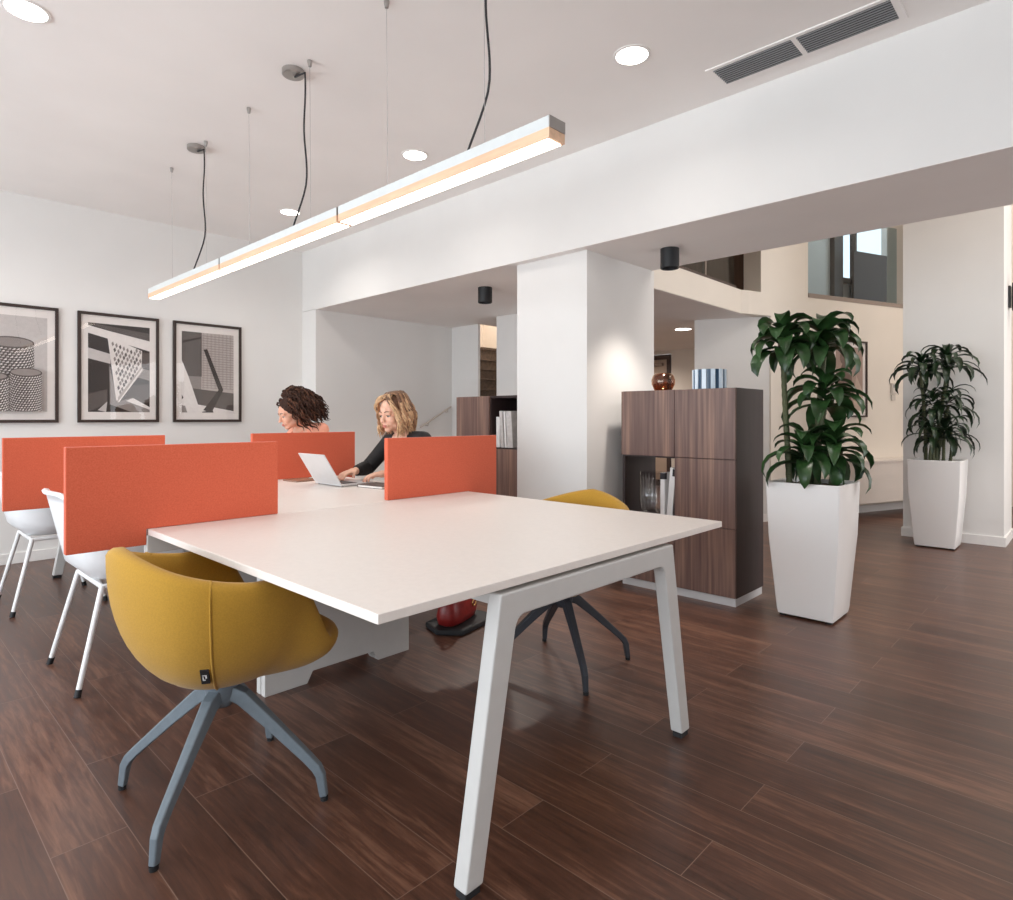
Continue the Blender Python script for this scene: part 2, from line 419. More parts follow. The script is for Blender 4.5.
# ------------------------------------------------------------------ upper floor seen over the slab
struct('floor_mezzanine', MB().prism([(XV,3.3,2.53), aw(.05,-.26,2.53), aw(5.6,-.26,2.53), aw(5.6,-1.7,2.53), (7.2,4.7,2.53), (XV,4.7,2.53)], (0,0,.015)), M['floor'])
uw = MB(); uw.box(XV, 4.6, 2.53, 7.6, 4.7, ZV); uw.box(7.6, 2.76, 2.53, 7.68, 4.7, ZV)
struct('wall_mezzanine', uw, M['brownwood'])
# balustrade at left over the slab edge
bl = thing('glass_balustrade', 'low glass balustrade with dark bottom rail above the slab edge, left of the plant', 'balustrade', (5.6, 2.93, 2.546))
obj('bottom_rail', MB().box(-1.3, -.03, 0, 1.08, .03, .05), M['darkbrown'], bl)
for x0, x1 in ((-1.3,-.42), (-.4,.38), (.4,1.08)):
    obj('glass_panel', MB().box(x0, -.006, .05, x1, .006, 1.0), M['glass'], bl)
for x in (-.41, .39): obj('post', MB().box(x-.012, -.015, .05, x+.012, .015, 1.0), M['greyslab'], bl)
# balustrade in the opening of the angled wall
b3 = thing('glass_balustrade', 'glass balustrade with grey sill in the upstairs opening at the top right', 'balustrade', aw(1.82, -.12, 2.545), math.atan2(D[1], D[0]))
obj('sill', MB().box(-.88, -.125, 0, .88, .12, .05), M['greyslab'], b3)
for x0, x1 in ((-.88,-.01), (.01,.88)):
    obj('glass_panel', MB().box(x0, -.006, .05, x1, .006, 1.05), M['glass'], b3)
# upstairs room behind the opening: window wall and a dark wardrobe
w3 = MB()
awbox(w3, 2.3, 3.3, -1.65, -1.5, 2.54, ZV)
awbox(w3, 4.66, 5.8, -1.65, -1.5, 2.54, ZV)
awbox(w3, 3.3, 4.66, -1.65, -1.5, 2.54, 3.24)
struct('wall_upstairs', w3, M['wall'])
w4 = MB()
awbox(w4, 3.24, 3.43, -1.56, -1.42, 2.9, ZV); awbox(w4, 3.77, 3.80, -1.56, -1.46, 3.3, ZV); awbox(w4, 3.43, 4.68, -1.56, -1.44, 3.23, 3.31)
struct('window_3', w4, M['winframe'])
wd = thing('partition_panel', 'tall dark brown panel upstairs behind the glass balustrade', 'panel', aw(3.93, -1.3, 2.545), math.atan2(D[1], D[0]))
obj('board', MB().box(-.42, 0, .03, .42, .04, 1.15), M['darkpanel'], wd, bevel=.005)
for x in (-.3, .3): obj('foot', MB().box(x-.02, -.12, 0, x+.02, .12, .03), M['black'], wd, bevel=.004)

# stairs behind the left alcove
st = MB()
st.box(5.28, 5.2, .88, 7.1, 5.66, 1.05)
for k in range(6):
    z = 1.05+.17*k; y = 5.66+.25*k
    st.box(5.28, y, z-.17 if k else .88, 7.1, 7.28, z+.135)
    st.box(5.28, y-.03, z+.135, 7.1, 7.28, z+.17)
st.box(6.68, 6.9, 2.07, 7.1, 7.28, 2.22); st.box(6.66, 6.87, 2.2, 7.1, 7.28, 2.235)
so = struct('stairs', st, M['stairwood'])
struct('wall_stair_side', MB().box(7.1, 5.3, 0, 7.2, 7.3, 4.2), M['warmwall'])
hr = thing('handrail', 'thin grey stair handrail sloping up the alcove wall', 'handrail', (4.8, 5.95, 0))
obj('rail', MB().tube([(-.1,-.05,1.045),(.0,-.05,1.09),(.38,-.05,1.29)], .011, 10, dome=True), M['rail'], hr, smooth=.8)
for x, z in ((.02,1.09),(.33,1.255)): obj('bracket', MB().tube([(x,0,z-.03),(x,-.05,z-.03),(x,-.05,z)], .005), M['rail'], hr)

# ------------------------------------------------------------------ ceiling fittings
def downlight(x, y, z, r, label):
    t = thing('downlight', label, 'ceiling light', (x, y, z), 0)
    obj('trim_ring', MB().lathe([(r+.012,0),(r+.012,-.004),(r,-.006),(r-.002,0)], n=32, capb=False, capt=False), M['base'], t, smooth=.8)
    obj('lens', MB().lathe([(0.001,-.003),(r,-.003),(r,0.0),(.001,0)], n=32), M['dl'], t)
    return t
downlight(.53, 3.40, ZC, .078, 'recessed downlight at the upper left corner of the ceiling')
downlight(2.646, 1.672, ZC, .078, 'recessed downlight just left of the ceiling vent')
downlight(2.638, 3.371, ZC, .078, 'recessed downlight above the middle of the pendant lamps')
downlight(2.623, 5.085, ZC, .078, 'recessed downlight partly behind the middle pendant cord')
downlight(7.34, 3.88, ZS-.004, .1, 'small downlight in the low ceiling under the mezzanine')
def cyl_spot(x, y, label):
    t = thing('ceiling_spotlight', label, 'spotlight', (x, y, ZS-.004), 0)
    obj('housing', MB().lathe([(.062,0),(.062,-.13),(.058,-.133),(.052,-.13),(.05,-.1)], n=32, capt=False), M['black'], t, smooth=.6)
    obj('lens', MB().lathe([(.05,-.1),(.05,-.097)], n=24), M['screen'], t)
cyl_spot(3.80, 2.107, 'black cylinder spotlight under the beam right of the white column')
cyl_spot(3.82, 3.90, 'black cylinder spotlight under the beam left of the white column')
vt = thing('ceiling_vent', 'long grey slatted air vent in the ceiling near the beam', 'vent', (3.13, 1.05, ZC))
v = MB(); x0, x1, y0, y1 = -.108, .108, -.425, .425
for a in ((x0,y0,x0+.022,y1),(x1-.022,y0,x1,y1),(x0+.022,y0,x1-.022,y0+.03),(x0+.022,y1-.03,x1-.022,y1),(x0+.022,-.012,x1-.022,.012)): v.box(a[0],a[1],-.006,a[2],a[3],0)
obj('frame', v, M['ceil'], vt)
obj('backing', MB().box(x0+.02,y0+.02,-.002,x1-.02,y1-.02,-.0005), M['vent_dark'], vt)
for k in range(9):
    xx = -.077+.154*k/8
    for (a, b) in ((y0+.03,-.012),(.012,y1-.03)):
        obj('slat', MB().box(xx-.0035, a, -.0085, xx+.003, b, -.005), M['vent'], vt)

# pendants
def pendant(y0, y1, cany, label, wires, cord):
    yc = (y0+y1)/2; t = thing('linear_pendant', label, 'pendant lamp', (1.616, yc, 2.065), 0, 'linear pendant lamps over the desk')
    h = (y1-y0)/2-.004
    obj('metal_channel', MB().box(-.041,-h,.037,.041,h,.076), M['channel'], t, bevel=.002)
    for s in (-1, 1): obj('end_cap', MB().box(-.041, s*h-.002, .0375, .041, s*h+.002, .076), M['steel'], t)
    w = MB().box(-.041,-h,.004,-.033,h,.037); w.box(.033,-h,.004,.041,h,.037); w.box(-.033,-h,.004,.033,-h+.010,.037); w.box(-.033,h-.010,.004,.033,h,.037)
    obj('wood_rim', w, M['wood'], t)
    obj('diffuser', MB().box(-.033,-h+.010,.0,.033,h-.010,.03), M['diff'], t)
    zt = ZC-2.065
    for y in wires:
        wr = obj('suspension_wire', MB().tube([(-.03,y-yc,.076),(-.036,y-yc,zt-.02)], .0012, 6), M['wire'], t)
        obj('wire_anchor', MB().lathe([(.008,-.03),(.012,-.01),(.012,0)], (-.036,y-yc,zt), 12), M['steel'], wr, smooth=.6)
    cy = cany-yc; cx = -.05
    obj('canopy', MB().lathe([(.05,-.028),(.055,-.024),(.055,0)], (cx,cy,zt), 28), M['steel'], t, smooth=.5)
    pts = [(cx+.01,cy,zt-.03)]
    for i in range(21):
        q = i/20; u = max(0, (q-.7)/.3)
        pts.append((cx+.012+.006*math.sin(q*11)+(.04*u), cy-.1+.01*math.sin(q*8)+cord*u**1.4, (zt-.045)*(1-q)+.076*q))
    obj('cord', MB().tube(pts, .0045, 8), M['cord'], t, smooth=1)
pendant(1.305, 2.595, 1.70, 'nearest of the three linear pendant lamps, its square end facing out', (1.62, 2.213), .14)
pendant(2.60, 3.955, 3.003, 'middle of the three linear pendant lamps over the long desk', (2.86, 3.55), .19)
pendant(3.96, 5.30, 4.304, 'farthest of the three linear pendant lamps, nearest the pictures', (4.18, 4.80), .28)

# ------------------------------------------------------------------ desk
DZ = .74; XA, XB_ = .760, 2.389; YA = 1.095; YD = 5.475
MOD = (YD-YA)/3; XM = 1.555
desk = thing('bench_desk', 'long white shared bench desk with splayed frame legs', 'desk', (XM, (YA+YD)/2, 0))
ox, oy = XM, (YA+YD)/2
for i in range(3):
    obj('desktop', MB().box(XA-ox, YA+MOD*i-oy+(.0015 if i else 0), .7175, XB_-ox, YA+MOD*(i+1)-oy-(.0015 if i < 2 else 0), DZ), M['laminate'], desk, bevel=.002)
def end_frame(y):
    def prof(sgn):
        return None
    # outline of the A-shaped frame in the XZ plane
    out = [(-.553,.02),(-.432,.708),(.432,.708),(.553,.02),(.495,.02)]
    inn = []
    def fil(p0, p1, p2, r, n=5):
        p0, p1, p2 = Vector(p0), Vector(p1), Vector(p2)
        a = p1+(p0-p1).normalized()*r; b = p1+(p2-p1).normalized()*r
        return [tuple((a*(1-t)**2+p1*2*t*(1-t)+b*t*t)) for t in [k/n for k in range(n+1)]]
    inn += fil((.495,.02), (.372,.642), (-.372,.642), .035)
    inn += fil((.372,.642), (-.372,.642), (-.495,.02), .035)
    pts = out + inn + [(-.495,.02)]
    f = obj('end_frame', MB().prism([(x,y,z) for x, z in pts], (0,.046,0)), M['whitemetal'], desk, bevel=.005)
    for s in (-1, 1):
        obj('foot_pad', MB().box(s*.525-.024, y+.006, 0, s*.525+.024, y+.04, .02), M['blackrub'], f)
end_frame(YA-.007-oy); end_frame(YD-.04-oy)
for yj in (YA+MOD, YA+2*MOD):
    for k in range(2):
        y = yj-.062-oy+k*.041
        x0, x1 = 1.176-ox, 1.914-ox
        pts = [(x0,0),(1.366-ox,0),(1.393-ox,.048),(1.702-ox,.048),(1.733-ox,0),(x1,0),(x1,.7175),(x0,.7175)]
        obj('panel_leg', MB().prism([(x,y,z) for x, z in pts], (0,.034,0)), M['whitemetal'], desk, bevel=.002)
for x in (-.36, .36):
    obj('beam', MB().box(x-.02, YA+.05-oy, .655, x+.02, YA+MOD-.065-oy, .7175), M['whitemetal'], desk)
    obj('beam', MB().box(x-.02, YA+MOD+.03-oy, .655, x+.02, YA+2*MOD-.065-oy, .7175), M['whitemetal'], desk)
    obj('beam', MB().box(x-.02, YA+2*MOD+.03-oy, .655, x+.02, YD-.05-oy, .7175), M['whitemetal'], desk)
# screens
def divider(xa, xb, y, side, label):
    t = thing('desk_divider', label, 'desk divider', ((xa+xb)/2, y, DZ), 0, None)
    cx = (xa+xb)/2; a, b = xa-cx, xb-cx
    if side < 0: e = XA-.006-cx; pts = [(a,-.058),(e,-.058),(e,0.001),(b,0.001),(b,.31),(a,.31)]
    else:        e = XB_+.006-cx; pts = [(a,.001),(e,.001),(e,-.058),(b,-.058),(b,.31),(a,.31)]
    obj('felt_panel', MB().prism([(x,-.015,z) for x, z in pts], (0,.03,0)), M['felt'], t, bevel=.003)
    # clamp bracket under the desktop edge
    xe = e
    obj('clamp', MB().box(min(xe,xe-side*.14), -.02, -.09, max(xe,xe-side*.14), .02, -.0235), M['whitemetal'], t, bevel=.003)
divider(.505, 1.262, 2.566, -1, 'large orange felt divider at front left, behind the yellow chair')
divider(1.838, 2.606, 2.580, 1, 'orange felt divider in front of the blonde woman')
divider(.525, 1.272, 3.985, -1, 'orange felt divider at far left below the framed pictures')
divider(1.790, 2.555, 3.985, 1, 'orange felt divider in front of the curly-haired woman')

# ------------------------------------------------------------------ yellow tub chairs
def smooth01(a, b, x):
    t = max(0, min(1, (x-a)/(b-a))); return t*t*(3-2*t)
def tub_chair(name, label, group):
    t = thing(name, label, 'chair', (0,0,0), 0, group)
    z0 = .362
    def H(a):
        d = abs((a+PI) % (2*PI)-PI)                    # 0 at the front
        back = .700 + .095*(.45*max(0, (d-1.65)/(PI-1.65))+.55*smooth01(1.65, PI, d))
        front = .482
        return front+(back-front)*smooth01(.72, 1.24, d)
    def R(a):
        d = abs((a+PI) % (2*PI)-PI)
        base = .298+.042*smooth01(1.2, .2, d)
        sq = 1/(abs(math.cos(a))**3.2+abs(math.sin(a))**3.2)**(1/3.2)
        return base*(1+(sq-1)*.45*(1 if d < 2 else 1-smooth01(2, 2.9, d)*.6))
    NA = 72; rows = []
    angs = [2*PI*k/NA for k in range(NA)]
    def ring(f): return [f(a) for a in angs]
    TH = .05
    for i in range(13):
        s = (i/12)
        def f(a, s=s):
            h = H(a)-.02; zz = z0+(h-z0)*s**1.5
            q = (zz-z0)/(h-z0); r = R(a)*(max(0, 1-(1-q)**2.2))**(1/2.2)
            r = .045+(r)*(1-.045/R(a)) if i else .045
            return (r*math.cos(a), r*math.sin(a), zz)
        rows.append(ring(f))
    for dr_, dz in ((.006,.012),(.018,.02),(.034,.02),(.046,.010)):
        rows.append(ring(lambda a: ((R(a)-dr_)*math.cos(a), (R(a)-dr_)*math.sin(a), H(a)-.02+dz)))
    for i in range(1, 9):
        s = i/8
        def f(a, s=s):
            h = H(a)-.02; zb = .472
            zz = h+(zb-h)*s if h > zb else h-(.02)*s
            r = R(a)-TH-.045*s**2-.012*s
            return (r*math.cos(a), r*math.sin(a), zz)
        rows.append(ring(f))
    rows.append(ring(lambda a: (.12*math.cos(a), .12*math.sin(a), .468)))
    rows.append(ring(lambda a: (.01*math.cos(a), .01*math.sin(a), .468)))
    mb = MB().grid(rows, closed=True); mb.f.append(list(range(NA))[::-1]); mb.m.append(0)
    mb.f.append(list(range((len(rows)-1)*NA, len(rows)*NA))); mb.m.append(0)
    sh = obj('shell', mb, M['yellow'], t, smooth=0)
    # seat cushion
    cr = []
    for (k, zz) in ((.0,.466),(.0,.484),(.012,.497),(.05,.503)):
        cr.append([((R(a)-.118-k+.045*max(0, math.cos(a)))*math.cos(a), (R(a)-.118-k)*math.sin(a), zz) for a in angs])
    cr.append([(.02*math.cos(a), .02*math.sin(a), .506) for a in angs])
    mb = MB().grid(cr, closed=True); mb.f.append(list(range(NA))[::-1]); mb.m.append(0); mb.f.append(list(range(4*NA, 5*NA))); mb.m.append(0)
    obj('seat_cushion', mb, M['yellow'], t, smooth=0)
    # welted seams down the shell
    for a in (math.radians(243), math.radians(117)):
        pts = []
        for i in range(1, 15):
            h = H(a)-.02; q0 = (i/14); zz = z0+(h-z0)*q0**1.5; q = (zz-z0)/(h-z0)
            r = R(a)*(max(0, 1-(1-q)**2.2))**(1/2.2); r = .045+r*(1-.045/R(a))+.001
            pts.append((r*math.cos(a), r*math.sin(a), zz))
        pts += [((R(a)-.018)*math.cos(a), (R(a)-.018)*math.sin(a), H(a)+.001), ((R(a)-.04)*math.cos(a), (R(a)-.04)*math.sin(a), H(a)-.004)]
        obj('seam', MB().tube(pts, .0032, 6), M['yellow'], sh, smooth=1)
    a = math.radians(239); zz = .458; h = H(a)-.02; q = (zz-z0)/(h-z0)
    r = R(a)*(1-(1-q)**2.2)**(1/2.2); r = .045+r*(1-.045/R(a))
    fr = Matrix.Translation((r*math.cos(a), r*math.sin(a), zz)) @ Matrix.Rotation(a, 4, 'Z') @ Matrix.Rotation(math.radians(30), 4, 'Y')
    lb = obj('label_tab', MB().box(-.003,-.013,-.027,.005,.009,.027).xf(fr), M['blackrub'], t, bevel=.001)
    m = MB()
    for (y0,y1,a0,a1) in ((-.008,-.001,-.012,-.008),(-.008,-.005,-.012,.002),(-.001,.003,-.004,.006),(-.008,.003,.006,.009)): m.box(.0052,y0,a0,.006,y1,a1)
    obj('lettering', m.xf(fr), M['tagw'], lb)
    return t
def tub_base(t, rot, mt):
    obj('hub', MB().lathe([(.03,.275),(.042,.288),(.046,.31),(.05,.345),(.062,.364)], n=24).xf(Matrix.Rotation(rot,4,'Z')), mt, t, smooth=.6)
    for k in range(4):
        a = rot+k*PI/2
        cs = [(.02,.322,.048,.044),(.07,.303,.043,.042),(.16,.226,.036,.034),(.272,.126,.03,.028),(.300,.098,.029,.028),(.312,.076,.028,.026),(.322,.012,.023,.022)]
        rows = []
        for i, (r_, z_, w_, h_) in enumerate(cs):
            p0, p1 = cs[max(i-1,0)], cs[min(i+1,len(cs)-1)]
            tx, tz = p1[0]-p0[0], p1[1]-p0[1]; L_ = math.hypot(tx, tz); nx, nz = -tz/L_, tx/L_
            if i == 0: nx, nz = 0, 1
            rows.append([(r_-nx*h_/2,-w_/2,z_-nz*h_/2),(r_+nx*h_/2,-w_*.38,z_+nz*h_/2),(r_+nx*h_/2,w_*.38,z_+nz*h_/2),(r_-nx*h_/2,w_/2,z_-nz*h_/2)])
        mb = MB().grid(rows, closed=True); n_ = len(rows)
        mb.f.append([3,2,1,0]); mb.m.append(0); mb.f.append([4*n_-4,4*n_-3,4*n_-2,4*n_-1]); mb.m.append(0)
        lg = obj('leg', mb.xf(Matrix.Rotation(a,4,'Z')), mt, t, bevel=.004, seg=2)
        obj('glide', MB().lathe([(.011,0),(.012,.012)], (.322*math.cos(a),.322*math.sin(a),0), 14), M['blackrub'], lg)
ch1 = tub_chair('tub_chair', 'mustard yellow tub chair in the foreground at the left of the desk', 'mustard tub chairs')
ch1.location = (.784, 1.95, 0)
ch2 = dup(ch1, (2.290, 1.82, 0), PI+.1, 'mustard yellow tub chair on the far side of the desk, before the right cabinet', 'mustard tub chairs')
tub_base(ch1, math.atan2(1.742-1.95, .525-.784), M['base_lit'])
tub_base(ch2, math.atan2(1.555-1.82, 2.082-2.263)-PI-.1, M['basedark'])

# ------------------------------------------------------------------ white shell chairs
def shell_chair(label):
    t = thing('shell_chair', label, 'chair', (0,0,0), 0, 'white shell chairs')
    z0 = .44
    def H(a):
        d = abs((a+PI) % (2*PI)-PI)
        return .455+(.66-.455)*smooth01(.7, 1.35, d)+.155*smooth01(1.7, 2.75, d)
    def R(a):
        sq = 1/(abs(math.cos(a))**4+abs(math.sin(a))**4)**(1/4)
        return .285*(1+(sq-1)*.5)
    NA = 64; angs = [2*PI*k/NA for k in range(NA)]; rows = []
    def prof(a, q, off):
        h = H(a); zz = z0+(h-z0)*q
        r = (R(a)-.075*(1-q)*smooth01(.44,.8,h))*(1-(1-min(1, .25+q*1.2 if q > 0 else .0))**3.2)**(1/3.2) if q > 0 else .12
        r = (R(a)-.085*(1-q)*smooth01(.44,.8,h))-max(0, .06*(1-q*5))**1.0*(1 if q < .2 else 0)
        return ((r-off)*math.cos(a), (r-off)*math.sin(a), zz+off*.8*(1-q))
    rows.append([(.02*math.cos(a), .02*math.sin(a), z0-.002) for a in angs])
    for q in (0,.04,.1,.2,.35,.5,.65,.8,.92,1): rows.append([prof(a, q, 0) for a in angs])
    # rolled rim
    for dr_, dz in ((-.012,.004),(-.016,.014),(-.006,.022),(.008,.02),(.014,.008)):
        rows.append([((R(a)-dr_*smooth01(.47,.6,H(a)))*math.cos(a), (R(a)-dr_*smooth01(.47,.6,H(a)))*math.sin(a), H(a)+dz*(.3+.7*smooth01(.47,.6,H(a)))) for a in angs])
    for q in (.92,.8,.65,.5,.35,.2,.1,.04,0): rows.append([prof(a, q, .014) for a in angs])
    rows.append([(.02*math.cos(a), .02*math.sin(a), z0+.01) for a in angs])
    mb = MB().grid(rows, closed=True); mb.f.append(list(range(NA))[::-1]); mb.m.append(0); mb.f.append(list(range((len(rows)-1)*NA, len(rows)*NA))); mb.m.append(0)
    obj('shell', mb, M['plastic'], t, smooth=0)
    fr = MB(); fr.tube([(-.13,-.2,.425),(-.13,.2,.425)], .011, 10); fr.tube([(.13,-.2,.425),(.13,.2,.425)], .011, 10)
    fr.tube([(-.13,-.2,.425),(.13,-.2,.425)], .011, 10); fr.tube([(-.13,.2,.425),(.13,.2,.425)], .011, 10)
    obj('seat_frame', fr, M['tube'], t, smooth=.8)
    for sx in (-1, 1):
        for sy in (-1, 1):
            lg = obj('leg', MB().tube([(sx*.13,sy*.2,.43),(sx*.232,sy*.256,.012)], [.0125,.0105], 12), M['tube'], t, smooth=.8)
            obj('foot_cap', MB().tube([(sx*.2265,sy*.253,.03),(sx*.2345,sy*.2575,.0)], [.0135,.0135], 12), M['blackrub'], lg, smooth=.8)
    return t
wc = shell_chair('white shell chair tucked behind the large front left divider')
wc.location = (.878, 3.31, 0)
dup(wc, (.878, 4.81, 0), 0, 'white shell chair below the far left divider')
dup(wc, (2.66, 3.34, 0), PI, 'white shell chair the blonde woman in black sits on')
dup(wc, (2.545, 4.72, 0), PI, 'white shell chair the curly-haired woman sits on')

# ------------------------------------------------------------------ cabinets
def cabinet(label, y0, y1, flip, backs):
    """front in the plane x=0 of the thing; rows of two cells"""
    t = thing('storage_cabinet', label, 'cabinet', (3.70, (y0+y1)/2, 0))
    w = (y1-y0)/2; D_ = .43
    ym = 0.0 if flip else -.01
    obj('plinth', MB().box(.012, -w+.004, 0, D_-.012, w-.004, .05), M['plinth'], t)
    zs = (.05, .47, .895, 1.335)
    T = .018
    open_right = flip
    c = MB()
    c.box(.02,-w,.05, D_,-w+T,1.335); c.box(.02,w-T,.05,D_,w,1.335)
    c.box(.02,-w+T,1.335-T,D_,w-T,1.335); c.box(.02,-w+T,.05,D_,w-T,.05+T)
    for z in zs[1:3]: c.box(.02,-w+T,z-.009,D_-.004,w-T,z+.009)
    c.box(.02,-T/2,.05+T,D_-.004,T/2,1.335-T)
    # backs: every cell but the open one
    for i in range(3):
        for s in (-1, 1):
            op = (i == backs[0] and s == backs[1])
            if not op or backs[2]:
                c.box(D_-.01, (-w+T if s < 0 else T/2), zs[i]+.009, D_-.002, (-T/2 if s < 0 else w-T), zs[i+1]-.009)
    obj('carcass', c, M['walnutdark'], t)
    for i in range(3):
        for s in (-1, 1):
            if i == backs[0] and s == backs[1]: continue
            a, b = (-w+.001, -.0015) if s < 0 else (.0015, w-.001)
            obj('door', MB().box(0, a, zs[i]+.002, .019, b, zs[i+1]-.002), M['walnut'], t, bevel=.0015)
    return t
cabinet('walnut storage cabinet right of the white column with vases on top', 1.612, 2.425, False, (1, 1, False))
cabinet('walnut storage cabinet left of the white column with folders in an open cell', 3.325, 4.140, True, (2, -1, True))

# books / folders
def book(label, mt, group, x, y, z, d, th, h, tilt=0, cap=None):
    t = thing('folder', label, 'folder', (x, y, z), 0, group)
    R_ = Matrix.Rotation(tilt, 4, 'X')
    obj('cover', MB().box(0,-th/2,0,d,th/2,h).xf(R_), mt, t, bevel=.002)
    if cap: obj('spine_band', MB().box(-.002,-th/2-.0006,h*.86,.03,th/2+.0006,h-.001).xf(R_), cap, t)
    return t
zc2 = .479
book('white folder with black top band, leftmost in the open cabinet cell', M['book_w'], 'folders in the right cabinet', 3.74, 2.128, zc2, .22, .032, .305, 0, M['book_b'])
book('tall white folder leaning right, second from left in the open cell', M['book_w'], 'folders in the right cabinet', 3.735, 2.086, zc2, .24, .022, .345, .085)
book('white folder with black top band leaning beside the black one', M['book_w'], 'folders in the right cabinet', 3.73, 2.063, zc2, .24, .02, .335, .085, M['book_b'])
book('black folder leaning at the right end of the open cell', M['book_b'], 'folders in the right cabinet', 3.735, 2.042, zc2, .24, .018, .325, .085)
zc1 = .905
book('upright white folder at left in the open cell of the left cabinet', M['book_w'], 'folders in the left cabinet', 3.75, 3.675, zc1, .24, .04, .255)
book('grey white binder leaning second in the left cabinet', M['book_g'], 'folders in the left cabinet', 3.74, 3.615, zc1, .24, .034, .305, -.06)
book('thin white folder leaning third in the left cabinet', M['book_w'], 'folders in the left cabinet', 3.74, 3.575, zc1, .24, .018, .3, -.06)
book('grey binder half hidden by the white column', M['book_g'], 'folders in the left cabinet', 3.74, 3.525, zc1, .24, .06, .3, -.06)

# vases
def ribbed(r0, r1, h, n=28, mt=None):
    pass
t = thing('glass_vase', 'clear ribbed glass vase in the open cabinet cell', 'vase', (3.83, 2.26, .479))
NA = 80
def rib_ring(r, z, amp=.004): return [((r+amp*math.cos(20*a))*math.cos(a), (r+amp*math.cos(20*a))*math.sin(a), z) for a in [2*PI*k/NA for k in range(NA)]]
rows = [rib_ring(.001,0,0), rib_ring(.045,0,.0), rib_ring(.062,.012,.001), rib_ring(.078,.05,.003), rib_ring(.082,.1,.003), rib_ring(.082,.3,.003), rib_ring(.078,.3,.003), rib_ring(.077,.1,.003), rib_ring(.07,.05,.002), rib_ring(.05,.02,0), rib_ring(.001,.015,0)]
obj('glass_body', MB().grid(rows, closed=True), M['clear'], t, smooth=0)
t = thing('glass_vase', 'round amber glass vase on top of the right cabinet', 'vase', (3.86, 2.19, 1.335))
prof = [(.001,0),(.05,0),(.062,.012),(.078,.045),(.08,.075),(.07,.105),(.052,.122),(.048,.122),(.066,.103),(.075,.075),(.073,.046),(.058,.017),(.045,.008),(.001,.008)]
obj('glass_body', MB().lathe(prof, n=40, capb=False, capt=False), M['amber'], t, smooth=0)
t = thing('striped_vase', 'short cylindrical vase with white and slate blue stripes on the right cabinet', 'vase', (3.86, 1.855, 1.335))
mb = MB(); NB = 24
for k in range(NB):
    a0, a1 = 2*PI*k/NB, 2*PI*(k+1)/NB
    mi = k % 2; ro = .108 if mi == 0 else .102
    sec = []
    for (r, z) in ((.092,0),(ro,0),(ro,.128),(.092,.128)):
        sec.append([(r*math.cos(a), r*math.sin(a), z) for a in (a0, (a0+a1)/2, a1)])
    sec.append(sec[0])
    mb.grid(sec, mi)
    for e in (0, 2):
        mb.add([sec[j][e] for j in range(4)], [(0,1,2,3)], mi)
obj('striped_body', mb, [M['stripe_l'], M['stripe_d']], t, fix=True)
obj('base_disc', MB().lathe([(.001,.001),(.092,.001),(.092,.006),(.001,.006)], n=32), M['stripe_d'], t)

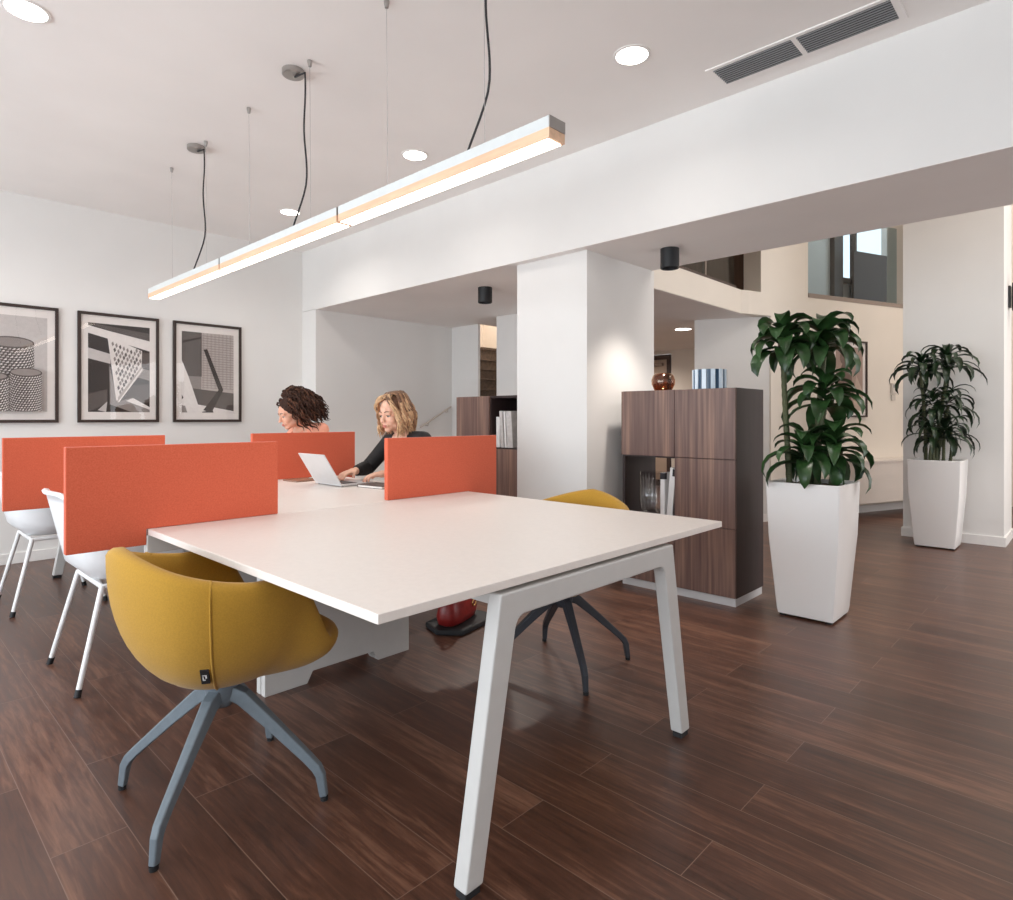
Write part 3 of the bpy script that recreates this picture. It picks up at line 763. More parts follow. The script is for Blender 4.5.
# ------------------------------------------------------------------ planters
def leaf(mb, base, az, el, ln, w, droop, mi=0, twist=0):
    p = Vector(base); n = 7; e = el; rows = []
    side = Vector((-math.sin(az), math.cos(az), 0))
    for i in range(n+1):
        q = i/n
        d = Vector((math.cos(az)*math.cos(e), math.sin(az)*math.cos(e), math.sin(e)))
        up = side.cross(d) * -1
        ww = w*(math.sin(PI*min(1, .10+q*.90))**.7)*.5 if i < n else .0008
        if i == 0: ww = w*.22
        sd = (side*math.cos(twist*q)+up*math.sin(twist*q))
        rows.append([p-sd*ww+up*ww*.35, p-sd*ww*.5+up*ww*.1, p, p+sd*ww*.5+up*ww*.1, p+sd*ww+up*ww*.35])
        p = p + d*(ln/n); e -= droop/n*(.6+.9*q)
    mb.grid(rows, mi)
def potted(label, loc, stems, leafm, scale, seed):
    rnd = random.Random(seed)
    t = thing('potted_dracaena', label, 'potted plant', loc, 0)
    # tapering square planter with a hollow rim
    def sq(hw, z, r=.012):
        o = []
        for (sx, sy, a0) in ((1,1,0),(-1,1,90),(-1,-1,180),(1,-1,270)):
            for k in range(4):
                a = math.radians(a0+30*k)
                o.append((sx*(hw-r)+r*math.cos(a), sy*(hw-r)+r*math.sin(a), z))
        return o
    rows = [sq(.145,.012), sq(.150,.014), sq(.155,.04), sq(.19,.47), sq(.200,.765), sq(.201,.776), sq(.198,.779), sq(.186,.779), sq(.183,.775), sq(.180,.745)]
    mb = MB().grid(rows, closed=True); mb.f.append(list(range(16))[::-1]); mb.m.append(0)
    pt = obj('planter', mb, M['pot'], t, smooth=.5)
    for sx in (-1, 1):
        for sy in (-1, 1): obj('planter_foot', MB().box(sx*.125-.016, sy*.125-.016, 0, sx*.125+.016, sy*.125+.016, .0125), M['blackrub'], pt)
    mb = MB(); n = 16
    rows = [[(-.183+.366*i/n, -.183+.366*j/n, .752+.012*noise.noise(Vector((i*.7, j*.7, seed)))+rnd.uniform(-.004,.004)) for j in range(n+1)] for i in range(n+1)]
    obj('soil', mb.grid(rows), M['soil'], t, smooth=0)
    for (x, y, x1, y1, z1, r, lv, ln, wd) in stems:
        pts = []
        for i in range(9):
            q = i/8
            pts.append((x+(x1-x)*q+.008*math.sin(q*5+x*30), y+(y1-y)*q+.008*math.sin(q*4+y*40), .74+(z1-.74)*q))
        sm = MB()
        rr = []
        P2 = []
        for i in range(33):
            q = i/32*8; k = min(7, int(q)); f_ = q-k
            P2.append(tuple(pts[k][c]*(1-f_)+pts[k+1][c]*f_ for c in range(3)))
            rr.append(r*(1+.07*(1 if i % 2 else -1))*(1-.25*i/32))
        sm.tube(P2, rr, 10)
        obj('stem', sm, M['stem'], t, smooth=.9)
        if not lv: continue
        lf = MB(); N_ = lv
        for k in range(N_):
            q = k/(N_-1)
            az = k*2.39996+rnd.uniform(-.3,.3)
            el = -.05+1.2*q**1.1+rnd.uniform(-.2,.2)
            zz = z1-.05+.15*q
            L_ = ln*(.75+.35*math.sin(PI*min(1, q+.25)))*rnd.uniform(.85,1.15)
            leaf(lf, (x1+.012*math.cos(az), y1+.012*math.sin(az), zz), az, el, L_, wd*rnd.uniform(.8,1.15), rnd.uniform(1.8,2.7)+.7*q, 0, rnd.uniform(-.5,.5))
        lf.v = [(min(p[0], .325), p[1], p[2]) for p in lf.v]
        obj('leaf_rosette', lf, leafm, t, smooth=0, fix=False)
    return t
RX, RY = .69, -.7238
def S(lat, dep, lat1, dep1, z1, r, lv, ln, wd):
    fx, fy = .7238, .69
    return (lat*RX+dep*fx, lat*RY+dep*fy, lat1*RX+dep1*fx, lat1*RY+dep1*fy, z1, r, lv, ln, wd)
potted('large white square planter with tall dracaena beside the right cabinet', (3.90, 1.232, 0), [
    S(-.135,.02,-.165,.02,1.575,.018,26,.25,.095),
    S(.055,.06,.075,.03,1.59,.020,30,.27,.095),
    S(.03,.10,.060,-.02,1.26,.016,24,.255,.088),
    S(-.07,-.05,-.075,-.05,.925,.016,20,.25,.09),
    S(.10,-.03,.11,-.02,.95,.026,26,.275,.09)], M['leaf'], 1, 3)
potted('white square planter with slender dracaena stems against the far pier', (6.745, 1.078, 0), [
    S(-.09,.02,-.125,.03,1.58,.016,24,.28,.06),
    S(.02,.05,.085,.0,1.63,.018,28,.31,.06),
    S(-.06,-.05,-.07,-.03,1.25,.014,20,.27,.05),
    S(.06,.08,.11,.03,1.27,.016,24,.30,.05),
    S(-.10,-.06,-.10,-.06,1.0,.014,20,.27,.05),
    S(.0,-.06,.04,-.05,1.0,.015,24,.28,.05),
    S(.11,.0,.13,.0,1.03,.014,12,.26,.05)], M['leafdark'], 1, 11)

# ------------------------------------------------------------------ framed pictures
def pflat(c, rough=.5): return mat('print_tone_%d_%d_%d' % c, c, rough, spec=.2, var=.03, vscale=40)
TON = [pflat(c) for c in ((190,183,180),(226,219,215),(134,125,121),(82,74,71),(46,39,37),(176,165,160))]
def picture(label, x0, x1, z0, z1, draw):
    w, h = x1-x0, z1-z0
    t = thing('framed_picture', label, 'picture', ((x0+x1)/2, YP, (z0+z1)/2), 0, None)
    fr = MB(); b = .024
    for (a, c, d_, e) in ((-w/2,-h/2,-w/2+b,h/2),(w/2-b,-h/2,w/2,h/2),(-w/2+b,-h/2,w/2-b,-h/2+b),(-w/2+b,h/2-b,w/2-b,h/2)): fr.box(a,-.028,c,d_,-.002,e)
    obj('frame', fr, M['frame'], t, bevel=.001)
    obj('mount', MB().box(-w/2+b,-.014,-h/2+b,w/2-b,-.004,h/2-b), M['mount'], t)
    mb = MB(); pw_, ph = w-.15, h-.18
    lay = [0]
    def poly(pts, tone):
        """pts in print units: u 0..1 left-right, v 0..1 bottom-top"""
        lay[0] += 1
        y = -.0145-.00006*lay[0]
        mb.add([((u-.5)*pw_, y, (v-.5)*ph) for u, v in pts], [list(range(len(pts)))], tone)
    draw(poly)
    pr = obj('print', mb, TON, t, fix=False)
    obj('glass_pane', MB().box(-w/2+b,-.0235,-h/2+b,w/2-b,-.0225,h/2-b), M['picglass'], t)
    return t
def clip(pts, a, b, c):
    """keep the side a*u+b*v+c >= 0 (Sutherland-Hodgman)"""
    o = []
    for i in range(len(pts)):
        p, q = pts[i], pts[(i+1) % len(pts)]
        dp, dq = a*p[0]+b*p[1]+c, a*q[0]+b*q[1]+c
        if dp >= 0: o.append(p)
        if (dp >= 0) != (dq >= 0):
            k = dp/(dp-dq); o.append((p[0]+(q[0]-p[0])*k, p[1]+(q[1]-p[1])*k))
    return o
def clip01(pts):
    for h in ((1,0,0),(-1,0,1),(0,1,0),(0,-1,1)):
        pts = clip(pts, *h)
        if len(pts) < 3: return None
    return pts
def draw_towers(poly):
    poly([(0,0),(1,0),(1,1),(0,1)], 0)
    def tower(u0, u1, top, ell, rows):
        n = 18; uc, r_ = (u0+u1)/2, (u1-u0)/2
        poly([(max(0,u0),0),(u1,0)]+[(max(0, uc+r_*math.cos(PI*k/n)), top+ell*math.sin(PI*k/n)) for k in range(n+1)], 3)
        poly([(max(0, uc+r_*.93*math.cos(2*PI*k/n)), top+ell*.8*math.sin(2*PI*k/n)) for k in range(n)], 2)
        cols = 17
        for j in range(rows):
            for i in range(cols):
                a0 = PI*(i+.5*(j % 2))/cols; a1 = a0+PI*.8/cols; am = (a0+a1)/2
                if a1 > PI: continue
                P = lambda a, v: (uc-r_*math.cos(a), top*v-ell*math.sin(a))
                q = [P(a0,(j+.12)/rows), P(a1,(j+.30)/rows), P(a1,(j+.86)/rows), P(am,(j+.62)/rows)]
                q = clip01(q)
                if q: poly(q, 1 if i > cols*.52 or (i+j) % 3 == 0 else 0)
    tower(.20, .82, .72, .06, 26)
    tower(-.2, .47, .36, .05, 14)
    tower(.475, .915, .41, .045, 17)
def draw_lattice(poly):
    poly([(0,0),(1,0),(1,1),(0,1)], 4)
    poly([(0,1),(1,.93),(1,.84),(.5,.9),(0,.985)], 3)
    poly([(0,.97),(.35,.92),(1,.84),(1,.72),(.4,.82),(0,.885)], 1)
    poly([(0,.72),(.35,.66),(.35,.55),(0,.6)], 0)
    poly([(.62,.72),(1,.7),(1,.52),(.7,.5)], 3)
    poly([(.8,.52),(1,.5),(1,.37),(.72,.42)], 2)
    poly([(.45,.06),(1,.12),(1,.34),(.65,.3)], 3)
    poly([(.33,.09),(.7,.17),(1,.05),(1,0),(.7,.0)], 2); poly([(.6,.13),(.72,.165),(1,.06),(1,.03)], 1)
    poly([(0,.2),(.3,.26),(.3,.1),(0,.0)], 3); poly([(.15,.02),(.3,.12),(.28,.0)], 0)
    poly([(.05,.5),(.15,.51),(.15,.44),(.05,.43)], 4)
    poly([(.33,.55),(.46,.12),(.34,.08)], 2)
    # triangular lattice wall
    A, B, Cc = (.33,.86), (.87,.72), (.47,.14); Dd = (.86,.52)
    tri = [A, B, Dd, Cc]
    poly(tri, 1)
    for j in range(13):
        for i in range(9):
            u = .34+.06*i+.028*(j % 2)+.01*j*.0; vv = .84-.052*j-.016*i
            q = [(u-.004,vv),(u+.024,vv+.02),(u+.04,vv-.016),(u+.013,vv-.038)]
            # keep inside the triangle
            ok = all((vv-.005 > .14+(u-.47)*(.38/.39)+.05, vv < .86-(u-.33)*.26-.02, u > .345+(.84-vv)*.19+.01, u < .84))
            if ok: poly(q, 2 if (i+j) % 3 else 3)
    poly([(.44,.14),(.47,.1),(.9,.5),(.86,.54)], 5); poly([(.47,.12),(.49,.115),(.88,.5),(.86,.51)], 1)
    poly([(.30,.86),(.35,.86),(.47,.14),(.44,.13)], 1)
def draw_bar(poly):
    poly([(0,0),(1,0),(1,1),(0,1)], 5)
    for i in range(16): poly([(.40+.038*i,.3),(.406+.038*i,.3),(.406+.038*i,1),(.40+.038*i,1)], 0 if i % 2 else 2)
    for j in range(22): poly([(.38,.31+.031*j),(1,.30+.031*j),(1,.306+.031*j),(.38,.316+.031*j)], 2)
    poly([(0,.45),(.37,.45),(.37,1),(0,1)], 3); poly([(0,.88),(.37,.95),(.37,.93),(0,.85)], 4)
    poly([(0,.28),(.36,.28),(.36,.45),(0,.45)], 2)
    poly([(.2,.3),(1,.25),(1,.02),(.3,.1)], 3)
    poly([(.3,.1),(1,.02),(1,0),(.3,0)], 1)
    poly([(0,.64),(.12,.45),(.35,0),(0,0)], 1)
    poly([(0,.0),(.1,.0),(.06,.08),(0,.09)], 2); poly([(0,.16),(.03,.18),(0,.22)], 3)
    poly([(.405,.79),(.475,.8),(.79,.29),(.70,.28)], 4); poly([(.70,.29),(.79,.29),(.56,.0),(.4,.03)], 4)
    poly([(.38,.01),(.58,.03),(.6,0),(.38,0)], 4)
picture('framed black and white photo of patterned round towers, leftmost on the wall', .56, 1.182, 1.112, 2.050, draw_towers)
picture('framed black and white photo of a triangular lattice facade, middle of the three', 1.314, 1.937, 1.112, 2.050, draw_lattice)
picture('framed photo of a dark bent bar before a gridded wall, right of the three', 2.058, 2.688, 1.112, 2.052, draw_bar)

# far wall things
FR = math.atan2(D[1], D[0])
t = thing('framed_picture', 'tall framed sepia picture of a standing figure behind the large plant', 'picture', aw(1.62, 0, 1.62), FR)
w, h = .62, .92
fr = MB()
for (a, c, d_, e) in ((-w/2,-h/2,-w/2+.02,h/2),(w/2-.02,-h/2,w/2,h/2),(-w/2,-h/2,w/2,-h/2+.02),(-w/2,h/2-.02,w/2,h/2)): fr.box(a,-.03,c,d_,-.002,e)
obj('frame', fr, M['frame'], t)
obj('mount', MB().box(-w/2+.02,-.014,-h/2+.02,w/2-.02,-.004,h/2-.02), M['mount'], t)
PT = [pflat(c) for c in ((160,138,128),(112,94,86),(186,166,152))]
mb = MB()
def q2(pts, mi, l): mb.add([(x, -.0145-.0003*l, z) for x, z in pts], [list(range(len(pts)))], mi)
q2([(-.24,-.38),(.24,-.38),(.24,.38),(-.24,.38)], 0, 0)
q2([(-.2,-.38),(.02,-.38),(.05,-.05),(.03,.12),(-.02,.18),(-.12,.18),(-.17,.1),(-.2,-.1)], 1, 1)
q2([(-.1+.07*math.cos(2*PI*k/16), .25+.08*math.sin(2*PI*k/16)) for k in range(16)], 1, 2)
q2([(.06,-.38),(.24,-.38),(.24,-.15),(.12,.05)], 2, 1)
obj('print', mb, PT, t, fix=False)
t = thing('thermostat', 'small pale thermostat on the warm wall left of the far pier', 'thermostat', aw(2.44, 0, 1.47), FR)
obj('case', MB().box(-.045,-.03,-.02,.045,0,.12), M['thermo'], t, bevel=.006)
obj('display', MB().box(-.025,-.032,.06,.025,-.03,.1), M['vent'], t)
obj('lower_plate', MB().box(-.035,-.02,-.1,.035,0,-.03), M['thermo'], t, bevel=.004)
t = thing('wall_sideboard', 'long white wall-hung sideboard below the far picture', 'sideboard', aw(2.3, .0, 0), FR)
obj('body', MB().box(-.92,-.3,.16,.9,-.002,.63), M['laminate'], t, bevel=.004)
obj('top', MB().box(-.93,-.31,.63,.91,-.002,.655), M['laminate'], t, bevel=.003)
t = thing('wall_sconce', 'dark wall lamp at the right edge on the side of the far pier', 'wall lamp', (7.47, .64, 2.28))
obj('backplate', MB().box(-.04,-.02,-.1,.04,0,.1), M['black'], t, bevel=.004)
obj('shade', MB().lathe([(.045,-.13),(.05,-.125),(.05,.125),(.045,.13)], (0,-.075,0), 24), M['black'], t, smooth=.6)
obj('arm', MB().tube([(0,-.01,0),(0,-.05,0)], .012), M['steel'], t)

# ------------------------------------------------------------------ things on the desk
lp = thing('laptop', 'open silver laptop on the desk before the blonde woman', 'laptop', (2.004, 3.413, DZ))
obj('base', MB().box(0,-.152,.004,.225,.152,.016), M['alu'], lp, bevel=.004)
obj('keyboard', MB().box(.03,-.13,.0155,.125,.13,.0175), M['key'], lp)
obj('trackpad', MB().box(.14,-.045,.0155,.205,.045,.0168), M['alu'], lp)
tl = Matrix.Translation((.004,0,.014)) @ Matrix.Rotation(math.radians(-32), 4, 'Y')
ld = obj('lid', MB().box(-.004,-.152,0,.002,.152,.215).xf(tl), M['alu'], lp, bevel=.002)
obj('display', MB().box(.002,-.142,.012,.0028,.142,.205).xf(tl), M['screen'], ld)
for sx in (.02,.2):
    for sy in (-.13,.13): obj('rubber_foot', MB().lathe([(.008,0),(.008,.004)], (sx,sy,0), 10), M['blackrub'], lp)
nb = thing('notebook', 'small dark notebook beside the laptop by the divider edge', 'notebook', (2.165, 3.11, DZ), math.radians(8))
obj('cover', MB().box(-.075,-.105,0,.075,.105,.003).box(-.075,-.105,.014,.075,.105,.017).box(-.075,.102,0,.075,.105,.017), M['note'], nb)
obj('pages', MB().box(-.072,-.102,.003,.072,.102,.014), M['paper'], nb)
tb = thing('notebook', 'flat brown notebook lying behind the laptop', 'notebook', (2.06, 3.80, DZ), math.radians(4))
obj('cover', MB().box(-.105,-.08,0,.105,.08,.004).box(-.105,-.08,.006,.105,.08,.010).box(-.105,.077,0,.105,.08,.010), M['brownnote'], tb)
obj('pages', MB().box(-.102,-.077,.004,.102,.077,.006), M['paper'], tb)
pn = thing('pen', 'pen lying on the brown notebook', 'pen', (2.12, 3.80, DZ+.010), .6)
obj('barrel', MB().tube([(-.05,0,.005),(.06,0,.005)], [.004,.0045], 10), M['book_w'], pn, smooth=.8)
obj('tip', MB().tube([(-.05,0,.005),(-.062,0,.005)], [.004,.001], 10), M['steel'], pn, smooth=.8)

# bags under the desk
fb = thing('document_case', 'flat black document case lying on the floor under the desk', 'case', (2.33, 2.60, 0), .25)
obj('case_body', MB().prism([(-.2,.0,.0),(-.14,-.13,0),(.2,-.15,0),(.22,.13,0),(-.12,.13,0)], (0,0,.03)), M['blackrub'], fb, bevel=.008)
hb = thing('handbag', 'dark red leather handbag under the desk near the yellow chair', 'handbag', (2.33, 2.60, .03), .35)
mb = MB(); rows = []
for (z, rx, ry) in ((0,.13,.05),(.01,.15,.066),(.05,.16,.075),(.11,.145,.062),(.16,.12,.04),(.18,.11,.022)):
    rows.append([(rx*math.copysign(abs(math.cos(a))**.6, math.cos(a)), ry*math.copysign(abs(math.sin(a))**.7, math.sin(a)), z) for a in [2*PI*k/32 for k in range(32)]])
mb.grid(rows, closed=True); mb.f.append(list(range(32))[::-1]); mb.m.append(0); mb.f.append(list(range(5*32, 6*32))); mb.m.append(0)
obj('bag_body', mb, M['redbag'], hb, smooth=0)
obj('handle', MB().tube([(.09*math.cos(a), 0, .17+.12*math.sin(a)) for a in [PI*k/12 for k in range(13)]], .008, 8), M['redbag'], hb, smooth=1)
obj('ring', MB().tube([(.06+.02*math.cos(2*PI*k/16), -.075, .09+.02*math.sin(2*PI*k/16)) for k in range(17)], .004, 8), M['gold'], hb, smooth=1)
# ------------------------------------------------------------------ people
def remesh(o, vox, it=4):
    m = o.modifiers.new('remesh', 'REMESH'); m.mode = 'VOXEL'; m.voxel_size = vox; m.use_smooth_shade = True
    s = o.modifiers.new('smooth', 'SMOOTH'); s.factor = .5; s.iterations = it
    return o
def head_parts(mb, T):
    n0 = len(mb.v)
    e = lambda c, r: mb.ell(c, r, None, 20, 12)
    e((-.012,0,.03), (.094,.075,.09)); e((.020,0,-.03), (.064,.056,.078)); e((.058,0,-.09), (.026,.027,.021))
    for s in (-1, 1):
        e((.044,s*.033,-.03), (.036,.026,.036)); e((.066,s*.026,.02), (.02,.026,.011)); e((.012,s*.045,-.06), (.04,.016,.03))
        e((-.006,s*.076,-.008), (.019,.008,.03)); e((.097,s*.0085,-.032), (.0095,.0075,.007))
        e((.0665,s*.030,.0065), (.0145,.0165,.0085))
    e((.074,0,.03), (.014,.03,.03))
    mb.tube([(.079,0,.012),(.093,0,-.012),(.104,0,-.029)], [.0075,.0095,.011], 12, dome=True)
    e((.075,0,-.062), (.016,.024,.018))
    mb.xf(T, n0)
def face_detail(T, parent, lips, brow):
    mb = MB(); mb.ell((.0885,0,-.0605), (.008,.019,.0048), None, 14, 8); mb.ell((.0865,0,-.069), (.0085,.017,.0055), None, 14, 8); mb.xf(T)
    obj('lips', mb, lips, parent, smooth=0)
    for s in (-1, 1):
        mb = MB().ell((.0675,s*.030,-.0005), (.0125,.0135,.0105), None, 14, 10); mb.xf(T)
        ey = obj('eye', mb, M['eye'], parent, smooth=0)
        mb = MB().ell((.0772,s*.031,-.003), (.0036,.0058,.0055), None, 12, 8); mb.xf(T)
        obj('iris', mb, M['iris'], ey, smooth=0)
        mb = MB().tube([(.0745,s*.015,.000),(.0815,s*.026,.0025),(.0795,s*.038,.001),(.070,s*.046,-.002)], [.0012,.0022,.0024,.0012], 6); mb.xf(T)
        obj('eyelashes', mb, M['iris'], ey, smooth=1)
        mb = MB().tube([(.0855,s*.012,.023),(.0855,s*.026,.029),(.076,s*.044,.026)], [.003,.0036,.0018], 6); mb.xf(T)
        obj('eyebrow', mb, brow, parent, smooth=1)
def hand(mb, w, fwd, thumb, curl=1.0, ln=1.0):
    w = Vector(w); f = Vector(fwd).normalized(); th = Vector(thumb); th = (th-f*th.dot(f)).normalized(); dn = f.cross(th)
    if dn.z > 0: dn = -dn
    Mx = Matrix((f, th, dn)).transposed()
    mb.ell(w+f*.048, (.05,.036,.0165), Mx, 14, 10)
    mb.tube([w-f*.02, w+f*.03], [.021,.024], 12, flat=.8, dome=True)
    for i, (off, L_) in enumerate(((.026,.070),(.009,.080),(-.009,.075),(-.026,.060))):
        L_ *= ln
        p = w+f*(.082-.004*abs(i-1.2))+th*off; d = (f+th*off*3).normalized(); a = .25*curl
        pts = [p-f*.02]
        for k, seg in enumerate((.42,.33,.25)):
            pts.append(p); dd = d*math.cos(a)+dn*math.sin(a); p = p+dd*L_*seg; a += (.5+.08*i)*curl
        pts.append(p)
        mb.tube(pts, [.0095,.0095,.0085,.0078,.0068], 10, dome=True)
    p = w+f*.022+th*.028
    mb.tube([w+f*.01+th*.012, p, p+(f*.75+th*.55+dn*.15)*.034, p+(f*.95+th*.45+dn*.45)*.058], [.013,.0115,.0095,.0075], 10, dome=True)
def person(label, loc, J, skin, top, H, topname):
    t = thing('person', label, 'person', loc, PI)
    T = H
    neckb, headc = Vector(J['neck']), Vector(T.translation)
    b = MB()
    head_parts(b, T)
    hb = T @ Vector((-.03,0,-.06))
    b.tube([J['chest2'], neckb, neckb.lerp(hb, .6), hb], [.07,.056,.05,.052], 16, dome=True)
    b.tube([J['pelvis'], J['waist'], J['chest'], J['chest2']], [.125,.105,.115,.10], 20, flat=1.25, up=(1,0,0), dome=True)
    for s in ('R', 'L'):
        sh, el, wr = (Vector(J[k+s]) for k in ('sh', 'el', 'wr'))
        b.tube([Vector(J['chest2']), sh], [.07,.05], 14, dome=True)
        b.tube([sh, sh.lerp(el,.4), el, el.lerp(wr,.35), wr], [.05,.045,.037,.036,.024], 14, dome=True)
        hand(b, wr, J['hf'+s], J['th'+s], J.get('curl', .8))
        sg = -1 if s == 'R' else 1
        hip, kn, an_ = Vector((.0,sg*.09,.56)), Vector((.43,sg*.10,.545)), Vector((.42,sg*.10,.10))
        b.tube([hip, hip.lerp(kn,.5), kn, kn.lerp(an_,.35), an_], [.085,.078,.056,.052,.034], 14, dome=True)
        b.tube([an_+Vector((-.03,0,-.04)), an_+Vector((.13,0,-.065))], [.036,.026], 12, dome=True)
    remesh(obj('body', b, skin, t), .0048, 3)
    # top
    c = MB()
    c.tube([J['pelvis'], J['waist'], J['chest'], Vector(J['chest2'])-Vector((.012,0,.035))], [.142,.122,.132,.105], 22, flat=1.28, up=(1,0,0), dome=True)
    for s in ('R', 'L'):
        sh, el, wr = (Vector(J[k+s]) for k in ('sh', 'el', 'wr'))
        c.tube([Vector(J['chest2'])*.6+sh*.4, sh], [.075,.062], 14, dome=True)
        w2 = el.lerp(wr, J.get('cuff', .86))
        c.tube([sh, sh.lerp(el,.3), sh.lerp(el,.62), el, el.lerp(w2,.3), el.lerp(w2,.7), w2], [.062,.056,.052,.05,.049,.043,.035], 14, dome=True)
        c.tube([w2-(w2-el).normalized()*.02, w2], [.037,.039], 14)
    tp = remesh(obj(topname, c, top, t), .006, 3)
    # open collar, low at the front
    k = MB(); rows = []
    for (rr, dz) in ((.088,-.03),(.080,.012),(.073,.014),(.070,-.03)):
        rows.append([(neckb.x-.005+rr*1.1*math.cos(a)+.035*max(0, math.cos(a)), neckb.y+rr*math.sin(a), neckb.z-.006+dz-.085*max(0, math.cos(a))**.8+.012*max(0,-math.cos(a))) for a in [2*PI*i/32 for i in range(32)]])
    rows.append(rows[0]); k.grid(rows, closed=True)
    obj('collar', k, top, tp, smooth=0)
    q = MB()
    q.tube([(-.02,0,.50),(0,0,.62)], [.135,.125], 20, flat=1.25, up=(1,0,0), dome=True)
    for sg in (-1, 1):
        hip, kn, an_ = Vector((.0,sg*.09,.56)), Vector((.43,sg*.10,.545)), Vector((.42,sg*.10,.11))
        q.tube([hip, hip.lerp(kn,.5), kn, kn.lerp(an_,.4), an_], [.10,.09,.068,.062,.05], 14, dome=True)
    remesh(obj('trousers', q, M['trouser'], t), .009, 3)
    for sg in (-1, 1):
        x, y = .42, sg*.10
        rows = []
        for (z, g) in ((0,1),(.02,1.02),(.045,.95),(.07,.7),(.085,.45)):
            rows.append([(x+.055+(.125*math.cos(a))*g - (.07*(1-g)), y+.045*math.sin(a)*(1-.25*max(0,math.cos(a)))*g, z*(1-.35*max(0, math.cos(a)))) for a in [2*PI*i/24 for i in range(24)]])
        mb = MB().grid(rows, closed=True); mb.f.append(list(range(24))[::-1]); mb.m.append(0); mb.f.append(list(range(96,120))); mb.m.append(0)
        obj('shoe', mb, M['blackrub'], t, smooth=0)
    return t
def headT(c, yaw, pitch, roll=0):
    return Matrix.Translation(c) @ Matrix.Rotation(yaw, 4, 'Z') @ Matrix.Rotation(pitch, 4, 'Y') @ Matrix.Rotation(roll, 4, 'X')

# blonde woman typing
HT = headT((.19,.0,1.178), .16, .20, 0)
pA = person('blonde woman in a black blouse typing on the silver laptop', (2.62,3.335,0), dict(
    pelvis=(0,0,.56), waist=(.005,0,.72), chest=(.04,0,.88), chest2=(.075,0,.985), neck=(.10,0,1.04),
    shR=(.075,-.165,1.005), elR=(.205,-.262,.815), wrR=(.365,-.172,.806), hfR=(.95,.22,-.08), thR=(.2,1,0),
    shL=(.075,.165,1.005), elL=(.15,.262,.815), wrL=(.315,.10,.804), hfL=(.95,-.42,-.08), thL=(-.2,-1,0), cuff=.80), M['skin'], M['blouse'], HT, 'blouse')
face_detail(HT, pA, M['lip'], M['brow'])
rnd = random.Random(5)
hm = MB(); hm.ell((-.030,0,.043), (.099,.085,.092), None, 24, 14, 2)
def spline(cp, n):
    cp = [Vector(c) for c in cp]; cp = [cp[0]*2-cp[1]]+cp+[cp[-1]*2-cp[-2]]; o = []
    m_ = len(cp)-3
    for i in range(n):
        t_ = i/(n-1)*m_; k = min(m_-1, int(t_)); u = t_-k
        a_, b_, c_, d_ = cp[k:k+4]
        o.append(.5*((2*b_)+(c_-a_)*u+(2*a_-5*b_+4*c_-d_)*u*u+(3*b_-a_-3*c_+d_)*u**3))
    return o
def lock(pts, wid, cols, cut):
    n = len(pts); rad = [wid*min(1, .35+i/4)*(1 if i < n-5 else max(.12, (n-i)/5.5)) for i in range(n)]
    hm.tube(pts[:cut+1], rad[:cut+1], 6, cols[0]); hm.tube(pts[cut:], rad[cut:], 6, cols[1])
for k in range(150):
    az = math.radians(rnd.uniform(66, 294)); fr = 1-abs(math.degrees(az)-180)/114
    end = rnd.uniform(-.15,-.09)-.015*fr; ph = rnd.uniform(0, 6.3); am = rnd.uniform(.006,.013); wid = rnd.uniform(.006,.012)
    ca, sa = math.cos(az), math.sin(az); out = rnd.uniform(1.06,1.16)
    cp = [(-.02+rnd.uniform(-.04,.05), .022+rnd.uniform(-.012,.012), .136), (-.03+.07*ca, .062*sa, .122), (-.03+.103*ca, .09*sa, .06),
          (-.03+.108*out*ca, .093*out*sa, .0), (-.03+.108*out*1.02*ca, .094*out*sa, -.06), (-.03+.1*out*ca, .086*out*sa, end)]
    pts = spline(cp, 20)
    for i, p in enumerate(pts):
        u = max(0, (i-7)/12); pts[i] = p+Vector((math.cos(ph+u*9), math.sin(ph+u*9), 0))*am*min(1, u*2)
    lock(pts, wid, (rnd.choice((2,2,0)), rnd.choice((0,0,1) if fr > .4 else (0,1,1))), rnd.randint(4, 12))
for sg, cnt in ((1, 26), (-1, 16)):
    for k in range(cnt):
        j = lambda v: rnd.uniform(-v, v)
        ph = rnd.uniform(0, 6.3)
        cp = [(.02+j(.03), .024+j(.01), .134), (.062+j(.012), sg*(.040+j(.008))+.006, .108+j(.008)), (.060+j(.012), sg*(.074+j(.005)), .055+j(.012)),
              (.034+j(.016), sg*(.086+j(.006)), -.01), (.032+j(.02), sg*(.09+j(.008)), -.07), (.05+j(.025), sg*(.078+j(.012)), -.135+j(.02))]
        pts = spline(cp, 20)
        for i, p in enumerate(pts):
            u = max(0, (i-7)/12); pts[i] = p+Vector((math.cos(ph+u*9), math.sin(ph+u*9)*.6, 0))*.010*min(1, u*2)
        lock(pts, rnd.uniform(.005,.010), (rnd.choice((0,2,1)), rnd.choice((1,1,0))), rnd.randint(3, 9))
obj('hair', hm.xf(HT), [M['hairA'], M['hairB'], M['hairC']], pA, smooth=1)

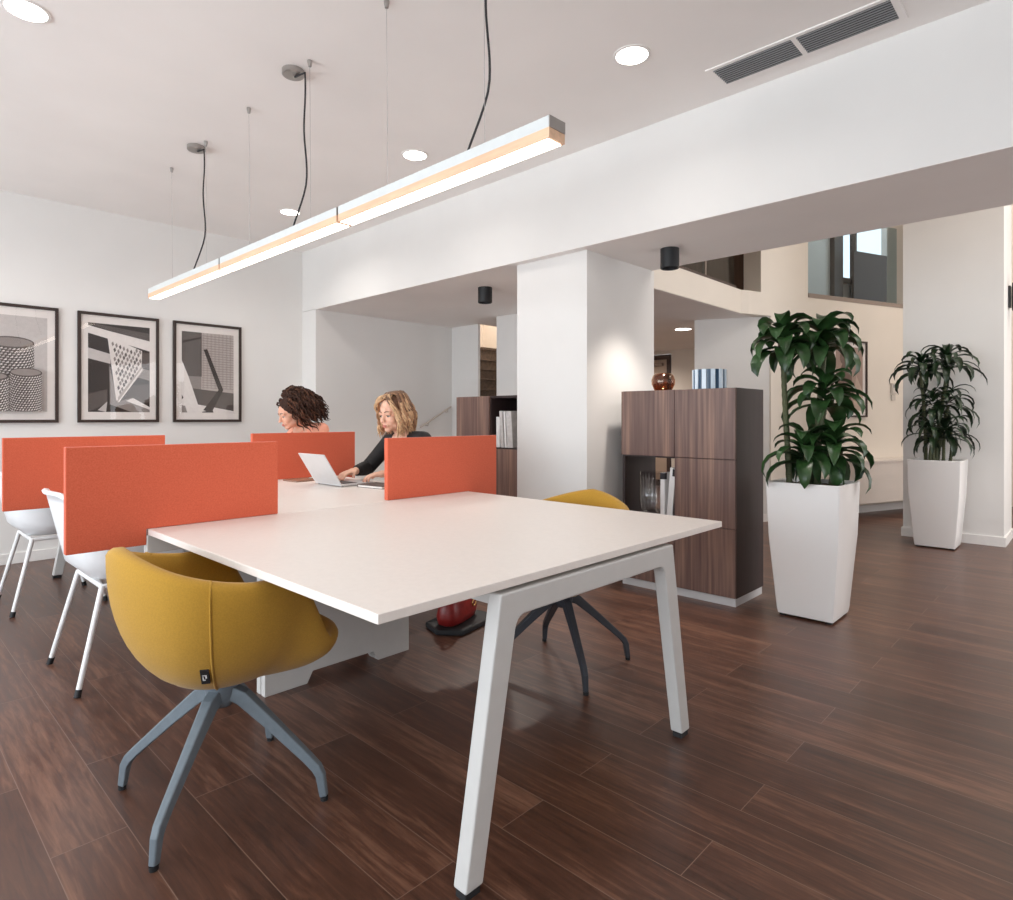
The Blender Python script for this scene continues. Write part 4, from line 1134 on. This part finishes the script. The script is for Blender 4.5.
# curly-haired woman looking down
HT2 = headT((.24,.03,1.185), -.12, .36, 0)
pB = person('woman with dark curly hair in a coral top looking down behind the divider', (2.62,4.63,0), dict(
    pelvis=(0,0,.57), waist=(.005,0,.74), chest=(.05,0,.91), chest2=(.09,0,1.03), neck=(.125,.005,1.085),
    shR=(.085,-.16,1.045), elR=(.22,-.25,.83), wrR=(.40,-.13,.79), hfR=(.95,.25,-.1), thR=(.2,1,0),
    shL=(.055,.165,1.055), elL=(.20,.26,.83), wrL=(.40,.12,.79), hfL=(.95,-.25,-.1), thL=(-.2,-1,0), cuff=.8), M['skin2'], M['coral'], HT2, 'blouse')
face_detail(HT2, pB, M['lip'], M['iris'])
rnd = random.Random(9)
hm = MB(); hm.ell((-.033,0,.046), (.105,.092,.095), None, 24, 14, 0)
Wd = HT2.to_3x3().inverted() @ Vector((-.55,.12,-.85)).normalized()      # hair hangs down and a little back
for k in range(620):
    az = math.radians(rnd.uniform(60, 298)); el = math.radians(rnd.uniform(-25, 88))
    ce = math.cos(el)
    o_ = Vector((math.cos(az)*ce, math.sin(az)*ce, math.sin(el)))
    root = Vector((-.033+.10*o_.x, .088*o_.y, .046+.092*o_.z))
    if root.x > .03 and root.z < .105: continue
    L_ = rnd.uniform(.13,.25)*(1 if root.z > -.0 else .75); ph = rnd.uniform(0, 6.3); hr_ = rnd.uniform(.006,.012)
    pts = []; p = root.copy(); d = o_.copy(); nn = 18
    for i in range(nn):
        q = i/(nn-1)
        d = (o_*(1-q)**1.6*1.0 + Wd*(.25+1.25*q) + Vector((-.35,0,0))*q).normalized()
        s1 = d.orthogonal().normalized(); s2 = d.cross(s1)
        pts.append(p+(s1*math.cos(ph+q*15)+s2*math.sin(ph+q*15))*hr_*min(1, q*4))
        p = p+d*(L_/nn)
    hm.tube(pts, [.0065*(1 if i < nn-4 else (nn-i)/5) for i in range(nn)], 5, 0 if rnd.random() < .7 else 1, cap=False)
obj('hair', hm.xf(HT2), [M['curl'], M['curl2']], pB, smooth=1)
# ------------------------------------------------------------------ camera
cd = bpy.data.cameras.new('camera'); cam = bpy.data.objects.new('camera', cd); COL.objects.link(cam)
cam.location = (0, 0, 1.15); cam.rotation_euler = (PI/2, 0, -math.radians(46.37))
cd.sensor_fit = 'HORIZONTAL'; cd.sensor_width = 36; cd.lens = 36*625.8/1013; cd.shift_y = -32/1013; cd.clip_start = .05
scene.camera = cam

# ------------------------------------------------------------------ light
W = bpy.data.worlds.new('sky'); scene.world = W; W.use_nodes = True
bg = W.node_tree.nodes['Background']; bg.inputs['Color'].default_value = (.86,.93,1,1); bg.inputs['Strength'].default_value = 1.6
def area(name, loc, rot, sx, sy, e, c, spread=PI):
    l = bpy.data.lights.new(name, 'AREA'); l.shape = 'RECTANGLE'; l.size = sx; l.size_y = sy; l.energy = e; l.color = c; l.spread = spread
    o = bpy.data.objects.new(name, l); COL.objects.link(o); o.location = loc; o.rotation_euler = rot
    return o
def spot(name, loc, e, c, ang, blend=.6, r=.05):
    l = bpy.data.lights.new(name, 'SPOT'); l.energy = e; l.color = c; l.spot_size = math.radians(ang); l.spot_blend = blend; l.shadow_soft_size = r
    o = bpy.data.objects.new(name, l); COL.objects.link(o); o.location = loc
    return o
# daylight through the two windows of the left wall
area('window_and_fill_light', (XL-.25, .08, 1.45), (0, -PI/2-.32, 0), 2.4, 3.3, 85, (.86,.94,1))
area('window_and_fill_light', (XL-.25, 3.82, 1.45), (0, -PI/2-.32, 0), 2.4, 3.5, 122, (.86,.94,1))
# added fill light in front of the wall behind, which has no opening
area('window_and_fill_light', (6.4, YB+.02, 1.3), (PI/2, 0, 0), 5.2, 2.2, 75, (.93,.96,1))
for (x, y) in ((.53,3.40),(2.646,1.672),(2.638,3.371),(2.623,5.085),(.53,1.7),(.53,5.1),(.53,0),(-1.6,3.4),(-1.6,1.7)):
    spot('downlight_beam', (x, y, ZC-.02), 24 if y > 4 else 10, (1,.95,.90), 155, .8)
spot('spot_beam', (3.80, 2.107, ZS-.15), 62, (1,.92,.84), 98, 1, .05)
spot('spot_beam', (3.82, 3.90, ZS-.15), 75, (1,.91,.82), 140, .8, .04)
spot('mezzanine_downlight_beam', (7.34, 3.88, ZS-.02), 60, (1,.88,.79), 160, .8)
spot('mezzanine_downlight_beam', (8.6, 5.6, ZS-.02), 60, (1,.88,.79), 160, .8)
area('void_ceiling_lamp', (8.7, .0, ZV-.05), (0,0,0), 2.2, 2.2, 38, (1,.9,.82))
area('void_ceiling_lamp', (5.8, -1.6, ZV-.05), (0,0,0), 2.4, 1.8, 74, (1,.96,.93))
area('stair_lamp', (6.3, 6.3, 3.6), (0,0,0), .8, .8, 30, (1,.84,.7))
area('upstairs_lamp', aw(3.6,-.9,ZV-.1), (0,0,0), 1, 1, 8, (1,.92,.85))

# ------------------------------------------------------------------ colour management
scene.view_settings.view_transform = 'Standard'; scene.view_settings.look = 'None'
scene.view_settings.gamma = 1; scene.view_settings.exposure = 0.31
scene.view_settings.use_curve_mapping = False
scene.cycles.use_denoising = True
scene.cycles.max_bounces = 10; scene.cycles.diffuse_bounces = 6; scene.cycles.transparent_max_bounces = 12
scene.cycles.sample_clamp_indirect = 6
scene.cycles.caustics_reflective = False; scene.cycles.caustics_refractive = False
